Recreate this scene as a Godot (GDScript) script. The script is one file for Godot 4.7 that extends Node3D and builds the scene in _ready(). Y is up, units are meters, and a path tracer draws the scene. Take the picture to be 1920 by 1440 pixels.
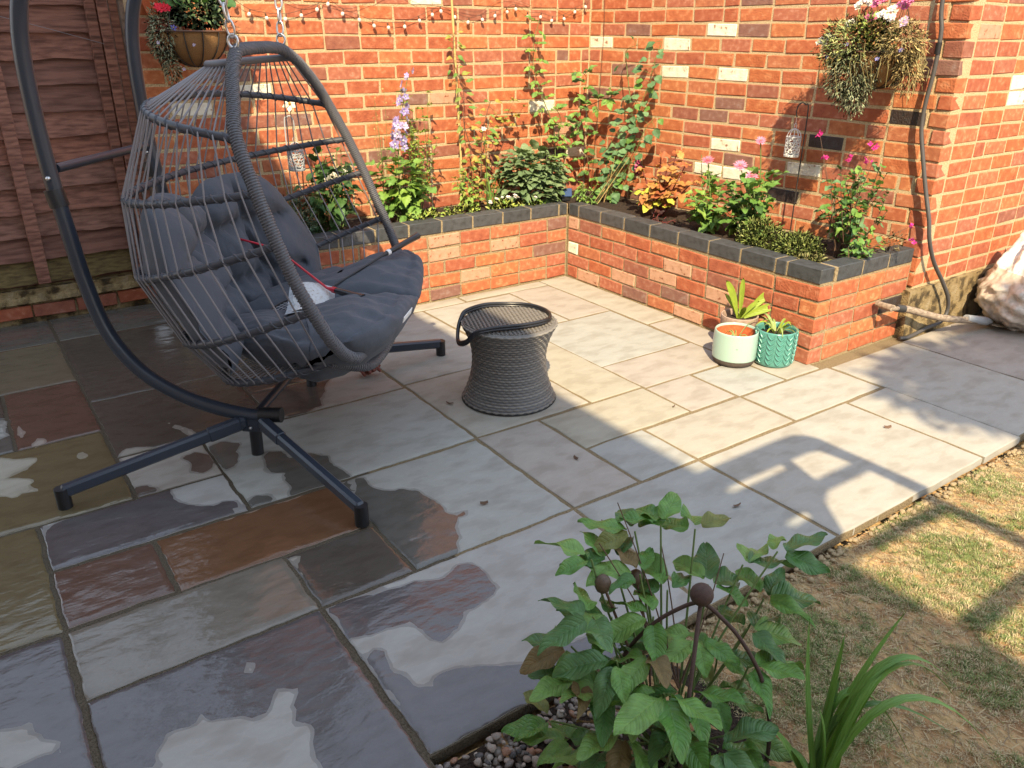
extends Node3D
# A walled patio corner with a raised brick planter, a hanging chair on a steel frame and a dry lawn.
# Metres, y up. x runs along the back wall, z towards the viewer; the inner corner of the planter is the origin.

const SUN_DIR := Vector3(0.404, -0.687, -0.604)
var rng := RandomNumberGenerator.new()
var M := {}
var noise := FastNoiseLite.new()
var taken := {}


class MB:
	var v := PackedVector3Array()
	var n := PackedVector3Array()
	var c := PackedColorArray()
	var u := PackedVector2Array()
	var ix := PackedInt32Array()
	var col := Color.WHITE

	func put(p: Vector3, nn: Vector3, uv := Vector2.ZERO) -> int:
		v.append(p)
		n.append(nn)
		c.append(col)
		u.append(uv)
		return v.size() - 1

	func face(a: int, b: int, d: int) -> void:
		# a, b, d run anticlockwise seen from the front
		ix.append(a)
		ix.append(d)
		ix.append(b)

	func tri(a: Vector3, b: Vector3, d: Vector3) -> void:
		var nn := (b - a).cross(d - a).normalized()
		face(put(a, nn), put(b, nn), put(d, nn))

	func quad(a: Vector3, b: Vector3, d: Vector3, e: Vector3) -> void:
		var nn := (d - a).cross(e - b).normalized()
		var i := put(a, nn, Vector2(0, 1))
		put(b, nn, Vector2(1, 1))
		put(d, nn, Vector2(1, 0))
		put(e, nn, Vector2(0, 0))
		face(i, i + 1, i + 2)
		face(i, i + 2, i + 3)

	func quad_out(a: Vector3, b: Vector3, d: Vector3, e: Vector3, from: Vector3) -> void:
		if (d - a).cross(e - b).dot((a + b + d + e) / 4.0 - from) < 0:
			quad(e, d, b, a)
		else:
			quad(a, b, d, e)

	func tri_out(a: Vector3, b: Vector3, d: Vector3, from: Vector3) -> void:
		if (b - a).cross(d - a).dot((a + b + d) / 3.0 - from) < 0:
			tri(d, b, a)
		else:
			tri(a, b, d)

	func box(size: Vector3, ch: float, xf := Transform3D(), jit := 0.0, r: RandomNumberGenerator = null) -> void:
		var h := size / 2.0
		var cc := xf.origin
		var P := {}
		for sx in [-1, 1]:
			for sy in [-1, 1]:
				for sz in [-1, 1]:
					var s := Vector3(sx, sy, sz)
					var j := Vector3.ZERO
					if jit > 0.0 and r:
						j = Vector3(r.randf_range(-jit, jit), r.randf_range(-jit, jit), r.randf_range(-jit, jit) * 0.5)
					for a in 3:
						var p := Vector3.ZERO
						for b in 3:
							p[b] = s[b] * (h[b] - (0.0 if b == a else ch))
						P[[sx, sy, sz, a]] = xf * (p + j)
		for a in 3:
			var b := (a + 1) % 3
			var d := (a + 2) % 3
			for s in [-1, 1]:
				var q := []
				for t in [[-1, -1], [1, -1], [1, 1], [-1, 1]]:
					var k := [0, 0, 0, a]
					k[a] = s
					k[b] = t[0]
					k[d] = t[1]
					q.append(P[k])
				quad_out(q[0], q[1], q[2], q[3], cc)
			if ch > 0.0:
				for t in [[-1, -1], [1, -1], [1, 1], [-1, 1]]:
					var k1 := [0, 0, 0, b]
					k1[b] = t[0]
					k1[d] = t[1]
					k1[a] = -1
					var k2 := k1.duplicate()
					k2[a] = 1
					var k3 := k2.duplicate()
					k3[3] = d
					var k4 := k1.duplicate()
					k4[3] = d
					quad_out(P[k1], P[k2], P[k3], P[k4], cc)
		if ch > 0.0:
			for sx in [-1, 1]:
				for sy in [-1, 1]:
					for sz in [-1, 1]:
						tri_out(P[[sx, sy, sz, 0]], P[[sx, sy, sz, 1]], P[[sx, sy, sz, 2]], cc)

	func tube(path: PackedVector3Array, rad, sides := 8, closed := false, caps := true) -> void:
		var m := path.size()
		if m < 2:
			return
		var t0 := (path[1] - path[0]).normalized()
		var up := Vector3.UP if absf(t0.y) < 0.9 else Vector3.RIGHT
		var a := t0.cross(up).normalized()
		var first := v.size()
		for i in m:
			var t: Vector3
			if closed:
				t = (path[(i + 1) % m] - path[(i - 1 + m) % m]).normalized()
			else:
				t = (path[mini(i + 1, m - 1)] - path[maxi(i - 1, 0)]).normalized()
			a = (a - t * a.dot(t)).normalized()
			var b := t.cross(a)
			var r: float = rad if rad is float else rad[i]
			for k in sides:
				var w := TAU * k / sides
				var nn := a * cos(w) + b * sin(w)
				put(path[i] + nn * r, nn, Vector2(float(k) / sides, i))
		var rings := m if closed else m - 1
		for i in rings:
			var j := (i + 1) % m
			for k in sides:
				var k2 := (k + 1) % sides
				face(first + i * sides + k, first + i * sides + k2, first + j * sides + k2)
				face(first + i * sides + k, first + j * sides + k2, first + j * sides + k)
		if caps and not closed:
			for e in 2:
				var i := 0 if e == 0 else m - 1
				var t := (path[0] - path[1]).normalized() if e == 0 else (path[m - 1] - path[m - 2]).normalized()
				var mid := put(path[i], t)
				var ring := []
				for k in sides:
					ring.append(put(v[first + i * sides + k], t))
				for k in sides:
					if e == 1:
						face(mid, ring[k], ring[(k + 1) % sides])
					else:
						face(mid, ring[(k + 1) % sides], ring[k])

	func lathe(prof: PackedVector2Array, seg: int, xf := Transform3D(), wob := 0.0) -> void:
		# prof holds (radius, height), bottom to top on the outside
		var first := v.size()
		var m := prof.size()
		for i in m:
			var d := (prof[mini(i + 1, m - 1)] - prof[maxi(i - 1, 0)]).normalized()
			for k in seg:
				var w := TAU * k / seg
				var r := prof[i].x * (1.0 + wob * sin(w * 3.0 + i * 0.6))
				var nn := Vector3(cos(w) * d.y, -d.x, sin(w) * d.y).normalized()
				put(xf * Vector3(cos(w) * r, prof[i].y, sin(w) * r), (xf.basis * nn).normalized(), Vector2(float(k) / seg, float(i) / m))
		for i in m - 1:
			for k in seg:
				var k2 := (k + 1) % seg
				face(first + i * seg + k, first + (i + 1) * seg + k, first + (i + 1) * seg + k2)
				face(first + i * seg + k, first + (i + 1) * seg + k2, first + i * seg + k2)

	func ball(p: Vector3, r: Vector3, seg := 8, rings := 5) -> void:
		var first := v.size()
		for i in rings + 1:
			var e := PI * i / rings
			for k in seg:
				var w := TAU * k / seg
				var d := Vector3(sin(e) * cos(w), -cos(e), sin(e) * sin(w))
				put(p + d * r, (d / r).normalized())
		for i in rings:
			for k in seg:
				var k2 := (k + 1) % seg
				face(first + i * seg + k, first + (i + 1) * seg + k, first + (i + 1) * seg + k2)
				face(first + i * seg + k, first + (i + 1) * seg + k2, first + i * seg + k2)

	func grid(nu: int, nv: int, at, two_sided := false) -> void:
		# a smooth sheet: at.call(u, v) with u, v in 0..1; normals from the sheet itself
		var first := v.size()
		var P := []
		for j in nv + 1:
			for i in nu + 1:
				P.append(at.call(float(i) / nu, float(j) / nv))
		for j in nv + 1:
			for i in nu + 1:
				var du: Vector3 = P[j * (nu + 1) + mini(i + 1, nu)] - P[j * (nu + 1) + maxi(i - 1, 0)]
				var dv: Vector3 = P[mini(j + 1, nv) * (nu + 1) + i] - P[maxi(j - 1, 0) * (nu + 1) + i]
				var nn := du.cross(dv)
				put(P[j * (nu + 1) + i], nn.normalized() if nn.length() > 1e-12 else Vector3.UP, Vector2(float(i) / nu, float(j) / nv))
		for j in nv:
			for i in nu:
				var a := first + j * (nu + 1) + i
				face(a, a + 1, a + nu + 2)
				face(a, a + nu + 2, a + nu + 1)

	func mesh(m: Material = null, into: ArrayMesh = null) -> ArrayMesh:
		var am := into if into else ArrayMesh.new()
		if v.size() == 0:
			return am
		var arr := []
		arr.resize(Mesh.ARRAY_MAX)
		arr[Mesh.ARRAY_VERTEX] = v
		arr[Mesh.ARRAY_NORMAL] = n
		arr[Mesh.ARRAY_COLOR] = c
		arr[Mesh.ARRAY_TEX_UV] = u
		arr[Mesh.ARRAY_INDEX] = ix
		am.add_surface_from_arrays(Mesh.PRIMITIVE_TRIANGLES, arr)
		if m:
			am.surface_set_material(am.get_surface_count() - 1, m)
		return am


# ---------------------------------------------------------------- naming and placing
func numbered(called: String) -> String:
	var k: int = taken.get(called, 0)
	taken[called] = k + 1
	return called if k == 0 else "%s_%03d" % [called, k]

func tag(o: Node3D, label: String, category: String, group := "") -> Node3D:
	o.set_meta("label", label)
	o.set_meta("category", category)
	if group:
		o.set_meta("group", group)
	return o

func thing(called: String, label: String, category: String, at := Vector3.ZERO, group := "") -> Node3D:
	var o := Node3D.new()
	o.name = numbered(called)
	add_child(o)
	o.position = at
	return tag(o, label, category, group)

func part(called: String, mesh: Mesh, parent: Node3D, mat: Material = null, xf := Transform3D()) -> MeshInstance3D:
	var o := MeshInstance3D.new()
	o.name = called
	o.mesh = mesh
	if mat:
		o.material_override = mat
	o.transform = xf
	parent.add_child(o, true)
	return o

func alone(called: String, mesh: Mesh, label: String, category: String, mat: Material = null, xf := Transform3D(), group := "") -> MeshInstance3D:
	var o := part(numbered(called), mesh, self, mat, xf)
	tag(o, label, category, group)
	return o

func setting(called: String, mesh: Mesh, mat: Material, kind := "structure") -> MeshInstance3D:
	var o := part(numbered(called), mesh, self, mat)
	o.set_meta("kind", kind)
	return o

func rr(a: float, b: float) -> float:
	return rng.randf_range(a, b)

func pick(a: Array):
	return a[rng.randi() % a.size()]

func smooth(pts: Array, per := 6, closed := false) -> PackedVector3Array:
	var out := PackedVector3Array()
	var m := pts.size()
	var segs := m if closed else m - 1
	for i in segs:
		var p0: Vector3 = pts[(i - 1 + m) % m] if closed or i > 0 else pts[0] * 2.0 - pts[1]
		var p1: Vector3 = pts[i]
		var p2: Vector3 = pts[(i + 1) % m]
		var p3: Vector3 = pts[(i + 2) % m] if closed or i + 2 < m else pts[m - 1] * 2.0 - pts[m - 2]
		for k in per:
			out.append(p1.cubic_interpolate(p2, p0, p3, float(k) / per))
	if not closed:
		out.append(pts[m - 1])
	return out

func frame_of(x: Vector3, y_hint: Vector3, at: Vector3) -> Transform3D:
	var X := x.normalized()
	var Z := X.cross(y_hint).normalized()
	var Y := Z.cross(X)
	return Transform3D(Basis(X, Y, Z), at)


# ---------------------------------------------------------------- materials
func lin(r: float, g: float, b: float) -> Color:
	return Color(r, g, b).linear_to_srgb()

func ntex(freq: float, octaves: int, ramp: Array, seed_: int, normal := 0.0, kind := FastNoiseLite.TYPE_SIMPLEX_SMOOTH, size := 512, stretch := Vector2.ONE) -> NoiseTexture2D:
	var f := FastNoiseLite.new()
	f.noise_type = kind
	f.frequency = freq
	f.fractal_type = FastNoiseLite.FRACTAL_FBM
	f.fractal_octaves = octaves
	f.seed = seed_
	var t := NoiseTexture2D.new()
	t.width = size
	t.height = size
	t.seamless = true
	t.noise = f
	if normal > 0.0:
		t.as_normal_map = true
		t.bump_strength = normal
	elif ramp.size():
		var g := Gradient.new()
		g.offsets = PackedFloat32Array(ramp.map(func(e): return e[0]))
		g.colors = PackedColorArray(ramp.map(func(e): return e[1]))
		t.color_ramp = g
	return t

func smat(called: String, color: Color, rough: float, o := {}) -> StandardMaterial3D:
	var m := StandardMaterial3D.new()
	m.resource_name = called
	m.albedo_color = color
	m.roughness = rough
	m.metallic = o.get("metal", 0.0)
	m.metallic_specular = o.get("spec", 0.5)
	if o.has("tex"):
		m.albedo_texture = o.tex
	if o.has("norm"):
		m.normal_enabled = true
		m.normal_texture = o.norm
		m.normal_scale = o.get("nscale", 1.0)
	if o.has("tri"):
		m.uv1_triplanar = true
		m.uv1_world_triplanar = o.get("world", true)
		m.uv1_scale = Vector3.ONE * float(o.tri) if not o.tri is Vector3 else o.tri
	if o.has("shift"):
		m.uv1_offset = o.shift
	if o.has("vc"):
		m.vertex_color_use_as_albedo = true
	if o.has("back"):
		m.backlight_enabled = true
		m.backlight = o.back
	if o.has("rim"):
		m.rim_enabled = true
		m.rim = o.rim
		m.rim_tint = 0.6
	if o.has("coat"):
		m.clearcoat_enabled = true
		m.clearcoat = o.coat
		m.clearcoat_roughness = 0.1
	m.cull_mode = BaseMaterial3D.CULL_DISABLED
	return m

var T := {}
func make_textures() -> void:
	T.fine = ntex(0.05, 5, [[0.0, Color(0.62, 0.60, 0.58)], [0.45, Color(0.88, 0.87, 0.86)], [0.62, Color(0.97, 0.97, 0.97)], [1.0, Color.WHITE]], 3)
	T.brick = ntex(0.012, 8, [[0.0, Color(0.80, 0.67, 0.64)], [0.35, Color(0.90, 0.77, 0.72)], [0.55, Color(0.92, 0.80, 0.745)], [0.68, Color(0.95, 0.86, 0.81)], [0.80, Color(1.0, 0.96, 0.94)], [1.0, Color(1, 1, 1)]], 11)
	T.brick_n = ntex(0.06, 5, [], 17, 5.0)
	T.chipped = ntex(0.014, 6, [[0.0, Color(0.55, 0.36, 0.27)], [0.14, Color(0.66, 0.50, 0.40)], [0.22, Color(0.92, 0.90, 0.86)], [0.6, Color(0.97, 0.96, 0.94)], [1.0, Color.WHITE]], 23)
	T.mortar = ntex(0.07, 5, [[0.0, Color(0.62, 0.58, 0.52)], [0.5, Color(0.9, 0.88, 0.84)], [1.0, Color.WHITE]], 29)
	T.mortar_n = ntex(0.12, 4, [], 31, 6.0)
	T.stone = ntex(0.010, 8, [[0.0, Color(0.88, 0.865, 0.85)], [0.4, Color(0.935, 0.93, 0.925)], [0.5, Color(0.97, 0.965, 0.96)], [0.6, Color(0.955, 0.955, 0.955)], [1.0, Color(1, 1, 1)]], 37)
	T.stone_n = ntex(0.014, 6, [], 41, 4.0)
	T.riven_n = ntex(0.010, 6, [], 43, 9.0)
	T.soil = ntex(0.05, 6, [[0.0, Color(0.35, 0.30, 0.26)], [0.5, Color(0.75, 0.7, 0.64)], [1.0, Color.WHITE]], 47)
	T.soil_n = ntex(0.06, 5, [], 53, 8.0)
	T.turf = ntex(0.016, 7, [[0.0, Color(0.70, 0.60, 0.50)], [0.4, Color(0.88, 0.79, 0.68)], [0.6, Color(1.0, 0.95, 0.84)], [1.0, Color(0.95, 0.93, 0.78)]], 59)
	T.wood = ntex(0.016, 6, [[0.0, Color(0.55, 0.48, 0.46)], [0.4, Color(0.84, 0.80, 0.78)], [0.7, Color(1, 0.98, 0.96)], [1.0, Color(1, 0.95, 0.9)]], 61)
	T.wood_n = ntex(0.03, 5, [], 67, 5.0)
	T.cloth_n = ntex(0.011, 4, [], 71, 7.0)
	T.coir = ntex(0.09, 5, [[0.0, Color(0.45, 0.40, 0.36)], [0.5, Color(0.85, 0.8, 0.75)], [1.0, Color.WHITE]], 73)
	T.coir_n = ntex(0.16, 4, [], 79, 7.0)
	T.render = ntex(0.012, 6, [[0.0, Color(0.28, 0.26, 0.23)], [0.32, Color(0.52, 0.48, 0.40)], [0.5, Color(0.86, 0.82, 0.72)], [1.0, Color.WHITE]], 83)
	T.worn = ntex(0.016, 7, [[0.0, Color(0.70, 0.69, 0.67)], [0.5, Color(0.92, 0.92, 0.92)], [1.0, Color.WHITE]], 89)
	T.leaf = leaf_texture()
	T.leaf_n = leaf_bump()

func leaf_vein(x: float, y: float) -> float:
	# x along the leaf 0..1, y across -1..1; 1 on a vein
	var mid := clampf(1.0 - absf(y) / (0.05 + 0.05 * (1.0 - x)), 0.0, 1.0)
	var s := fposmod((x - absf(y) * 0.22) * 9.0, 1.0)
	var side := clampf(1.0 - absf(s - 0.5) / 0.10, 0.0, 1.0) * 0.7
	return maxf(mid, side)

func leaf_texture() -> ImageTexture:
	var im := Image.create(128, 128, false, Image.FORMAT_RGB8)
	var f := FastNoiseLite.new()
	f.seed = 5
	f.frequency = 0.03
	for j in 128:
		for i in 128:
			var k := leaf_vein(i / 127.0, j / 63.5 - 1.0)
			var b := 0.90 + 0.10 * f.get_noise_2d(i, j)
			var cc := Color(b * 0.95, b, b * 0.92).lerp(Color(1.0, 1.0, 0.86), k * 0.6)
			im.set_pixel(i, j, cc)
	return ImageTexture.create_from_image(im)

func leaf_bump() -> ImageTexture:
	var im := Image.create(128, 128, false, Image.FORMAT_RGB8)
	for j in 128:
		for i in 128:
			var k := 1.0 - leaf_vein(i / 127.0, j / 63.5 - 1.0)
			var q := fposmod((i / 127.0 - absf(j / 63.5 - 1.0) * 0.22) * 9.0, 1.0)
			k = k * 0.5 + 0.5 * sin(q * PI)
			im.set_pixel(i, j, Color(k, k, k))
	im.bump_map_to_normal_map(5.0)
	return ImageTexture.create_from_image(im)


func make_materials() -> void:
	M.slab = []
	M.wet = []
	M.damp = []
	# grey-blue, pinkish, cream, buff yellow, orange, red-brown, slate-purple, brown grey, pale grey
	var dry := [[0.340, 0.350, 0.330], [0.360, 0.318, 0.280], [0.375, 0.345, 0.287], [0.360, 0.330, 0.255], [0.36, 0.25, 0.17], [0.33, 0.26, 0.22], [0.350, 0.345, 0.335], [0.32, 0.285, 0.24], [0.380, 0.363, 0.322]]
	var wet := [[0.112, 0.106, 0.094], [0.112, 0.088, 0.074], [0.150, 0.124, 0.086], [0.140, 0.112, 0.060], [0.150, 0.076, 0.040], [0.118, 0.068, 0.050], [0.098, 0.088, 0.090], [0.084, 0.070, 0.058], [0.175, 0.155, 0.128]]
	var mean := [0.355, 0.340, 0.302]
	for i in dry.size():
		for k in 3:
			dry[i][k] = lerpf(dry[i][k], mean[k], 0.35)
		M.damp.append(smat("sandstone_damp", lin(lerpf(dry[i][0], wet[i][0], 0.5), lerpf(dry[i][1], wet[i][1], 0.5), lerpf(dry[i][2], wet[i][2], 0.5)), 0.55, {tex = T.stone, norm = T.stone_n, nscale = 0.3, tri = Vector3(0.9, 1.5, 2.0)}))
		M.slab.append(smat("sandstone_dry", lin(dry[i][0], dry[i][1], dry[i][2]), 0.85, {tex = T.stone, norm = T.stone_n, nscale = 0.30, tri = Vector3(0.9, 1.5, 2.0), spec = 0.3}))
		M.wet.append(smat("sandstone_wet", lin(wet[i][0], wet[i][1], wet[i][2]), 0.15, {tex = T.stone, norm = T.riven_n, nscale = 0.22, tri = Vector3(1.3, 1.5, 3.0), spec = 0.55}))
	M.joint_damp = smat("damp_paving_joint", lin(0.105, 0.085, 0.058), 0.85, {tex = T.mortar, norm = T.mortar_n, nscale = 0.9, tri = 3.0})
	M.joint = smat("paving_joint", lin(0.26, 0.205, 0.125), 0.95, {tex = T.mortar, norm = T.mortar_n, nscale = 0.8, tri = 3.0})
	M.ground = smat("dry_earth", lin(0.40, 0.290, 0.175), 0.97, {tex = T.turf, norm = T.soil_n, nscale = 0.9, tri = 0.9})
	M.soil = smat("dark_soil", lin(0.050, 0.032, 0.022), 0.97, {tex = T.soil, norm = T.soil_n, nscale = 1.2, tri = 2.5})
	M.mortar = smat("sand_mortar", lin(0.62, 0.50, 0.32), 0.95, {tex = T.mortar, norm = T.mortar_n, nscale = 0.6, tri = 3.0})
	M.mortar_dirty = smat("weathered_mortar", lin(0.40, 0.32, 0.20), 0.95, {tex = T.mortar, norm = T.mortar_n, nscale = 0.8, tri = 2.4})
	M.brick = []
	var bc := [[0.46, 0.195, 0.108], [0.50, 0.225, 0.118], [0.43, 0.178, 0.104], [0.48, 0.240, 0.140], [0.41, 0.175, 0.112], [0.52, 0.255, 0.128], [0.44, 0.215, 0.150], [0.47, 0.205, 0.100]]
	for q in bc:
		M.brick.append(smat("red_brick", lin(q[0], q[1], q[2]), 0.88, {tex = T.brick, norm = T.brick_n, nscale = 0.5, tri = rr(2.0, 3.6), spec = 0.3, shift = Vector3(rr(0, 1), rr(0, 1), rr(0, 1))}))
	M.brick_pale = smat("limed_brick", lin(0.50, 0.29, 0.20), 0.92, {tex = T.chipped, norm = T.brick_n, nscale = 0.6, tri = 3.2})
	M.brick_brown = smat("brown_brick", lin(0.32, 0.155, 0.110), 0.88, {tex = T.brick, norm = T.brick_n, nscale = 0.5, tri = 2.9})
	M.brick_burnt = smat("burnt_brick", lin(0.255, 0.170, 0.148), 0.75, {tex = T.brick, norm = T.brick_n, nscale = 0.5, tri = 2.7})
	M.brick_black = smat("black_brick", lin(0.045, 0.043, 0.046), 0.4, {tex = T.brick, norm = T.brick_n, nscale = 1.0, tri = 3.0})
	M.brick_white = smat("white_painted_brick", lin(0.74, 0.72, 0.63), 0.7, {tex = T.chipped, norm = T.brick_n, nscale = 0.4, tri = 2.1})
	M.coping = []
	for q in [[0.062, 0.066, 0.072], [0.075, 0.078, 0.084], [0.055, 0.060, 0.066]]:
		M.coping.append(smat("blue_engineering_brick", lin(q[0], q[1], q[2]), 0.58, {tex = T.worn, norm = T.brick_n, nscale = 0.35, tri = 2.4, spec = 0.5}))
	M.render = smat("cement_render", lin(0.36, 0.29, 0.18), 0.96, {tex = T.render, norm = T.mortar_n, nscale = 1.2, tri = 1.7})
	M.fence = []
	for q in [[0.29, 0.140, 0.100], [0.25, 0.120, 0.086], [0.32, 0.160, 0.118], [0.28, 0.146, 0.110], [0.235, 0.118, 0.09], [0.30, 0.135, 0.092]]:
		M.fence.append(smat("stained_fence_board", lin(q[0], q[1], q[2]), 0.8, {tex = T.wood, norm = T.wood_n, nscale = 0.7, tri = Vector3(rr(0.35, 0.8), rr(3.0, 6.0), 2.0), shift = Vector3(rr(0, 1), rr(0, 1), rr(0, 1))}))
	M.fence_mossy = smat("mossy_fence_board", lin(0.17, 0.135, 0.055), 0.9, {tex = T.wood, norm = T.wood_n, nscale = 0.8, tri = Vector3(1.2, 5.0, 2.0)})
	M.post = smat("weathered_concrete_post", lin(0.32, 0.25, 0.21), 0.92, {tex = T.worn, norm = T.mortar_n, nscale = 0.6, tri = 2.0})
	M.steel = smat("dark_grey_coated_steel", lin(0.026, 0.034, 0.050), 0.30, {spec = 0.5})
	M.plastic = smat("black_plastic", lin(0.012, 0.012, 0.014), 0.42)
	M.chrome = smat("zinc_chain", lin(0.62, 0.62, 0.62), 0.28, {metal = 1.0})
	M.rattan = smat("grey_rattan_wrap", lin(0.095, 0.096, 0.108), 0.5)
	M.hoop = smat("dark_grey_wrapped_hoop", lin(0.045, 0.049, 0.062), 0.45)
	M.rope = smat("grey_cord", lin(0.22, 0.21, 0.225), 0.7)
	M.cloth = smat("charcoal_cushion_cloth", lin(0.068, 0.076, 0.094), 0.92, {norm = T.cloth_n, nscale = 0.55, tri = 2.6, rim = 0.4})
	M.white_cloth = smat("white_label", lin(0.75, 0.75, 0.75), 0.8)
	M.red = smat("red_paint", lin(0.50, 0.012, 0.035), 0.3)
	M.black_rubber = smat("black_rubber", lin(0.014, 0.014, 0.017), 0.32)
	M.wicker = []
	for q in [[0.17, 0.155, 0.138], [0.14, 0.13, 0.118], [0.20, 0.185, 0.165]]:
		M.wicker.append(smat("grey_brown_wicker", lin(q[0], q[1], q[2]), 0.5, {spec = 0.5}))
	M.rust = smat("rusty_iron", lin(0.075, 0.040, 0.030), 0.75, {tex = T.worn, norm = T.mortar_n, nscale = 0.6, tri = 12.0})
	M.iron = smat("black_iron", lin(0.03, 0.028, 0.027), 0.5)
	M.hose = smat("grey_hose", lin(0.065, 0.062, 0.062), 0.45)
	M.coir = smat("coir_liner", lin(0.42, 0.25, 0.105), 0.97, {tex = T.coir, norm = T.coir_n, nscale = 1.5, tri = 5.0})
	M.terracotta = smat("terracotta", lin(0.55, 0.17, 0.06), 0.85, {tex = T.brick, tri = 6.0})
	M.mint = smat("mint_glaze", lin(0.33, 0.47, 0.405), 0.22, {coat = 0.5})
	M.teal = smat("teal_glaze", lin(0.080, 0.260, 0.225), 0.25, {coat = 0.5})
	M.pale_pot = smat("white_washed_pot", lin(0.62, 0.58, 0.52), 0.8, {tex = T.worn, tri = 5.0})
	M.pot_foot = smat("bare_clay_foot", lin(0.10, 0.075, 0.062), 0.8, {tex = T.worn, tri = 6.0})
	M.bamboo = smat("bamboo_cane", lin(0.50, 0.36, 0.14), 0.6)
	M.stem = smat("green_stem", lin(0.11, 0.17, 0.045), 0.7)
	M.stem_brown = smat("woody_stem", lin(0.11, 0.062, 0.038), 0.85)
	M.stem_red = smat("red_stem", lin(0.14, 0.022, 0.022), 0.7)
	M.bulb = smat("pearl_bulb", lin(0.75, 0.62, 0.55), 0.25, {coat = 0.6})
	M.wire = smat("brown_wire", lin(0.10, 0.05, 0.03), 0.6)
	M.white_metal = smat("white_painted_metal", lin(0.66, 0.65, 0.63), 0.5)
	M.grey_metal = smat("dull_grey_metal", lin(0.36, 0.38, 0.40), 0.45)
	M.ash = smat("worn_ash_handle", lin(0.34, 0.29, 0.23), 0.75, {tex = T.wood, tri = Vector3(3, 9, 9)})
	M.blade = smat("muddy_spade_blade", lin(0.44, 0.40, 0.31), 0.7, {tex = T.worn, norm = T.mortar_n, nscale = 0.5, tri = 5.0})
	M.solar = smat("solar_cell", lin(0.018, 0.04, 0.11), 0.12, {coat = 1.0})
	M.bag = smat("white_polythene", lin(0.80, 0.79, 0.77), 0.3, {back = Color(0.4, 0.4, 0.4), norm = T.riven_n, nscale = 0.8, tri = 4.0, world = false})
	M.bag_fill = smat("sand_seen_through_polythene", lin(0.70, 0.62, 0.53), 0.3, {tex = T.worn, norm = T.riven_n, nscale = 0.9, tri = 3.0, world = false})
	M.blue = smat("blue_print", lin(0.03, 0.16, 0.55), 0.3)
	M.peg = smat("red_brown_clay", lin(0.24, 0.070, 0.048), 0.7, {tex = T.worn, tri = 9.0})
	M.tuft = smat("grass_blades", Color.WHITE, 0.8, {vc = true, back = Color(0.5, 0.5, 0.5)})
	M.petal = smat("petals", Color.WHITE, 0.7, {vc = true, back = Color(0.6, 0.6, 0.6)})
	M.fluff = smat("small_leaves", Color.WHITE, 0.65, {vc = true, back = Color(0.55, 0.55, 0.55)})
	M.pebble = smat("pebbles", Color.WHITE, 0.7, {vc = true, tex = T.fine, tri = 14.0})
	M.house = smat("house_wall_render", lin(0.52, 0.46, 0.40), 0.9)
	M.roof = smat("roof_tiles", lin(0.12, 0.07, 0.05), 0.9)
	M.timber = smat("timber_frame", lin(0.20, 0.12, 0.07), 0.85)

func leafmat(r: float, g: float, b: float, rough := 0.5, back := 0.6) -> StandardMaterial3D:
	return smat("leaf", lin(r, g, b), rough, {tex = T.leaf, norm = T.leaf_n, nscale = 0.5, back = Color(back, back * 1.0, back * 0.7), spec = 0.45})


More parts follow.
